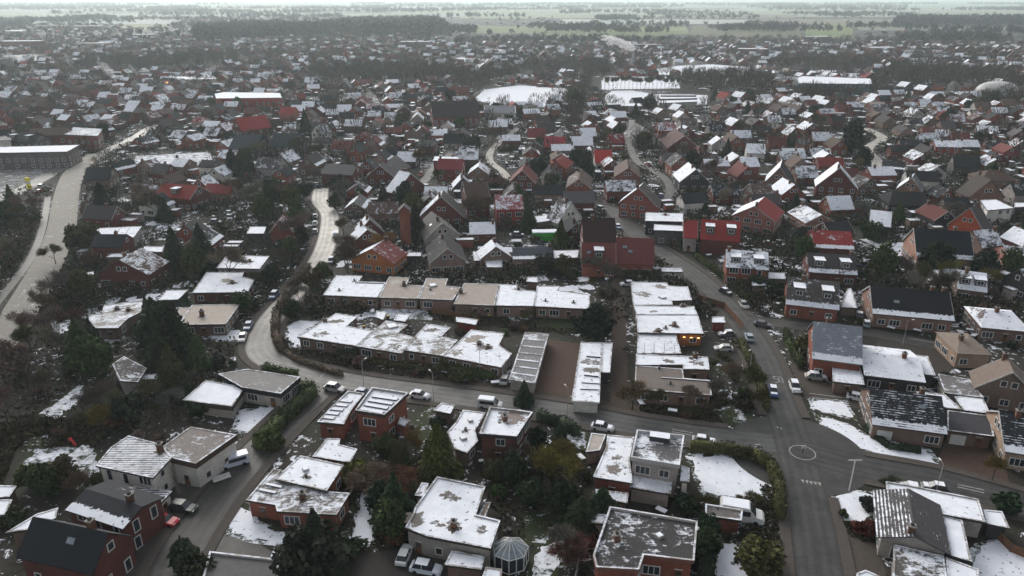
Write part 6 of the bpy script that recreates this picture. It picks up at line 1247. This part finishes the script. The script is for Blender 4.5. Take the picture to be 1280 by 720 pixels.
# ---------------------------------------------------------------- labels for whatever has none yet
LM = [('the white sports pitch', (650, 122)), ('the tall crimson house', (748, 340)), ('the green container', (684, 300)), ('the orange fronted house', (465, 345)), ('the long white roofed hall', (40, 205)), ('the paired dark conifers', (240, 338)), ('the tall chimney tower', (508, 284)), ('the small red gable house', (352, 303)),
      ('the blue walled sports hall', (1043, 112)), ('the white air dome', (1245, 119)), ('the columned school building', (848, 135)), ('the long red hall', (310, 135)), ('the wide black roofed house', (1182, 345)), ('the plain black roofed house', (1140, 418)), ('the bright red snowy roof', (1043, 325)), ('the orange red gable house', (1207, 305)),
      ('the black hipped house', (1140, 272)), ('the modern white cube house', (1245, 275)), ('the pink gable house', (942, 292)), ('the steep white gable', (714, 284)), ('the big red gable house', (1046, 258)), ('the huge dark evergreen', (1064, 192)), ('the brightest red roof', (755, 210)), ('the white house with frosted roof', (945, 208)),
      ('the large grey gable roof', (476, 236)), ('the red roofed villa', (214, 268)), ('the tall black conifer', (131, 270)), ('the red brick corner house', (797, 275)), ('the bright red steep roof', (321, 175)), ('the white town gable house', (396, 178)), ('the black walled gable house', (868, 245)), ('the long bungalow terrace', (520, 455)), ('the brown garage court', (700, 470)),
      ('the wide dark flat roof', (805, 700)), ('the snowy corner lawn', (910, 600)), ('the striped tent roof', (1140, 680)), ('the painted roundabout circle', (1003, 566)), ('the black tiled bungalow', (1137, 550)), ('the large pale house', (565, 665)), ('the caravan', (926, 640)), ('the tall red cube house', (480, 540)), ('the glass conservatory', (634, 700)),
      ('the striped white house', (165, 620)), ('the hexagonal skylight roof', (85, 715)), ('the beige roofed bungalow', (262, 410)), ('the black edged bungalow', (325, 500)), ('the stepped whitish roof', (145, 405)), ('the bluish roofed house', (1045, 470)), ('the footpath bungalow row', (835, 490)), ('the slate roofs at the corner', (110, 670)), ('the bright yellow sign', (37, 236)), ('the curved pale road', (408, 290)), ('the red garden slide', (92, 556)), ('the right edge gable', (1250, 565)), ('the yellowish conifer', (549, 596))]
LMW = [(n_, at(*p)) for n_, p in LM]
ORD = 'nearest,second nearest,third nearest,fourth nearest,fifth nearest,sixth nearest,seventh nearest,eighth nearest,ninth nearest,tenth nearest,eleventh nearest,twelfth nearest,thirteenth nearest,fourteenth nearest,fifteenth nearest,sixteenth nearest,seventeenth nearest,eighteenth nearest,nineteenth nearest,twentieth nearest,21st nearest,22nd nearest,23rd nearest,24th nearest,25th nearest,26th nearest,27th nearest,28th nearest,29th nearest,30th nearest'.split(',')
def pos(o): return (o.location.x, o.location.y)
bycat = {}
for o, d in THINGS: bycat.setdefault(o.get('category'), []).append((o, d))
for c, L in bycat.items():
    best = {}
    for n_, (lx, ly) in LMW:
        sec = {0: [], 1: [], 2: [], 3: []}
        for i, (o, d) in enumerate(L):
            dx, dy = o.location.x-lx, o.location.y-ly; r = math.hypot(dx, dy)
            if r < .5: continue
            s = (1 if dx > 0 else 0) if abs(dx) > abs(dy) else (2 if dy > 0 else 3); sec[s].append((r, i))
        for s, A in sec.items():
            A.sort()
            for k, (r, i) in enumerate(A[:len(ORD)]):
                sc_ = k*10+r*.2
                if i not in best or sc_ < best[i][0]: best[i] = (sc_, f"{ORD[k]} {('left of', 'right of', 'behind', 'in front of')[s]} {n_}")
    for i, (o, d) in enumerate(L):
        if o.get('label'): continue
        if i in best: o['label'] = f"{d or o.name.split('.')[0].replace('_', ' ')}, {best[i][1]}"
        else: print('NO LABEL', o.name, c); o['label'] = d or c
if True:
    for o, d in THINGS:
        if o.get('group') is None and 'group' in o: del o['group']
# ---------------------------------------------------------------- air, light, sky
m = bpy.data.materials.new('haze'); m.use_nodes = True; nt = m.node_tree; nt.nodes.clear(); ou = nt.nodes.new('ShaderNodeOutputMaterial'); pv = nt.nodes.new('ShaderNodeVolumePrincipled'); pv.inputs['Density'].default_value = HAZE; pv.inputs['Color'].default_value = (.84, .975, 1, 1); pv.inputs['Anisotropy'].default_value = .35; nt.links.new(pv.outputs[0], ou.inputs['Volume'])
b = MB(); b.box(-31000, 31000, -400, 61000, -1, 82); o = b.build('haze', m); tag(o, kind='stuff'); o['label'] = 'thin cold haze over the town and fields'
w = bpy.data.worlds.new('World'); sc.world = w; w.use_nodes = True; nt = w.node_tree; nt.nodes.clear(); g = N(nt)
sky = g.n('ShaderNodeTexSky', sky_type='NISHITA'); sky.sun_disc = False; sky.sun_elevation = math.radians(28); sky.sun_rotation = math.radians(-25); sky.dust_density = 4; sky.air_density = 1.0; sky.ozone_density = 1
hs = g.n('ShaderNodeHueSaturation'); hs.inputs['Saturation'].default_value = .28; g.l(sky.outputs[0], hs.inputs['Color'])
bg = g.n('ShaderNodeBackground'); bg.inputs['Strength'].default_value = .14; g.l(hs.outputs[0], bg.inputs[0]); ow = g.n('ShaderNodeOutputWorld'); g.l(bg.outputs[0], ow.inputs[0])
sl = bpy.data.lights.new('sun', 'SUN'); sl.energy = .6; sl.angle = math.radians(40); sl.color = (1, .98, .95); so = put('sun', sl)
el, rot = math.radians(28), math.radians(-25)
# Nishita: rotation measured clockwise from +Y seen from above
d = Vector((math.sin(rot)*math.cos(el), math.cos(rot)*math.cos(el), math.sin(el))); so.rotation_euler = (-d).to_track_quat('-Z', 'Y').to_euler()
sc.view_settings.view_transform = 'Standard'; sc.view_settings.look = 'None'; sc.view_settings.exposure = EXPO; sc.view_settings.gamma = 1; sc.view_settings.use_curve_mapping = False
sc.cycles.use_denoising = True
try: sc.cycles.denoiser = 'OPENIMAGEDENOISE'
except Exception: pass
sc.cycles.max_bounces = 4; sc.cycles.diffuse_bounces = 2; sc.cycles.glossy_bounces = 1; sc.cycles.volume_bounces = 3; sc.cycles.transmission_bounces = 1; sc.cycles.use_adaptive_sampling = True; sc.cycles.adaptive_threshold = .015
print('houses', n_house, 'sheds', n_shed, 'far', n_far, 'trees', NTREE, 'things', len(THINGS), 'far trees', len(B1), len(B2), len(B3))
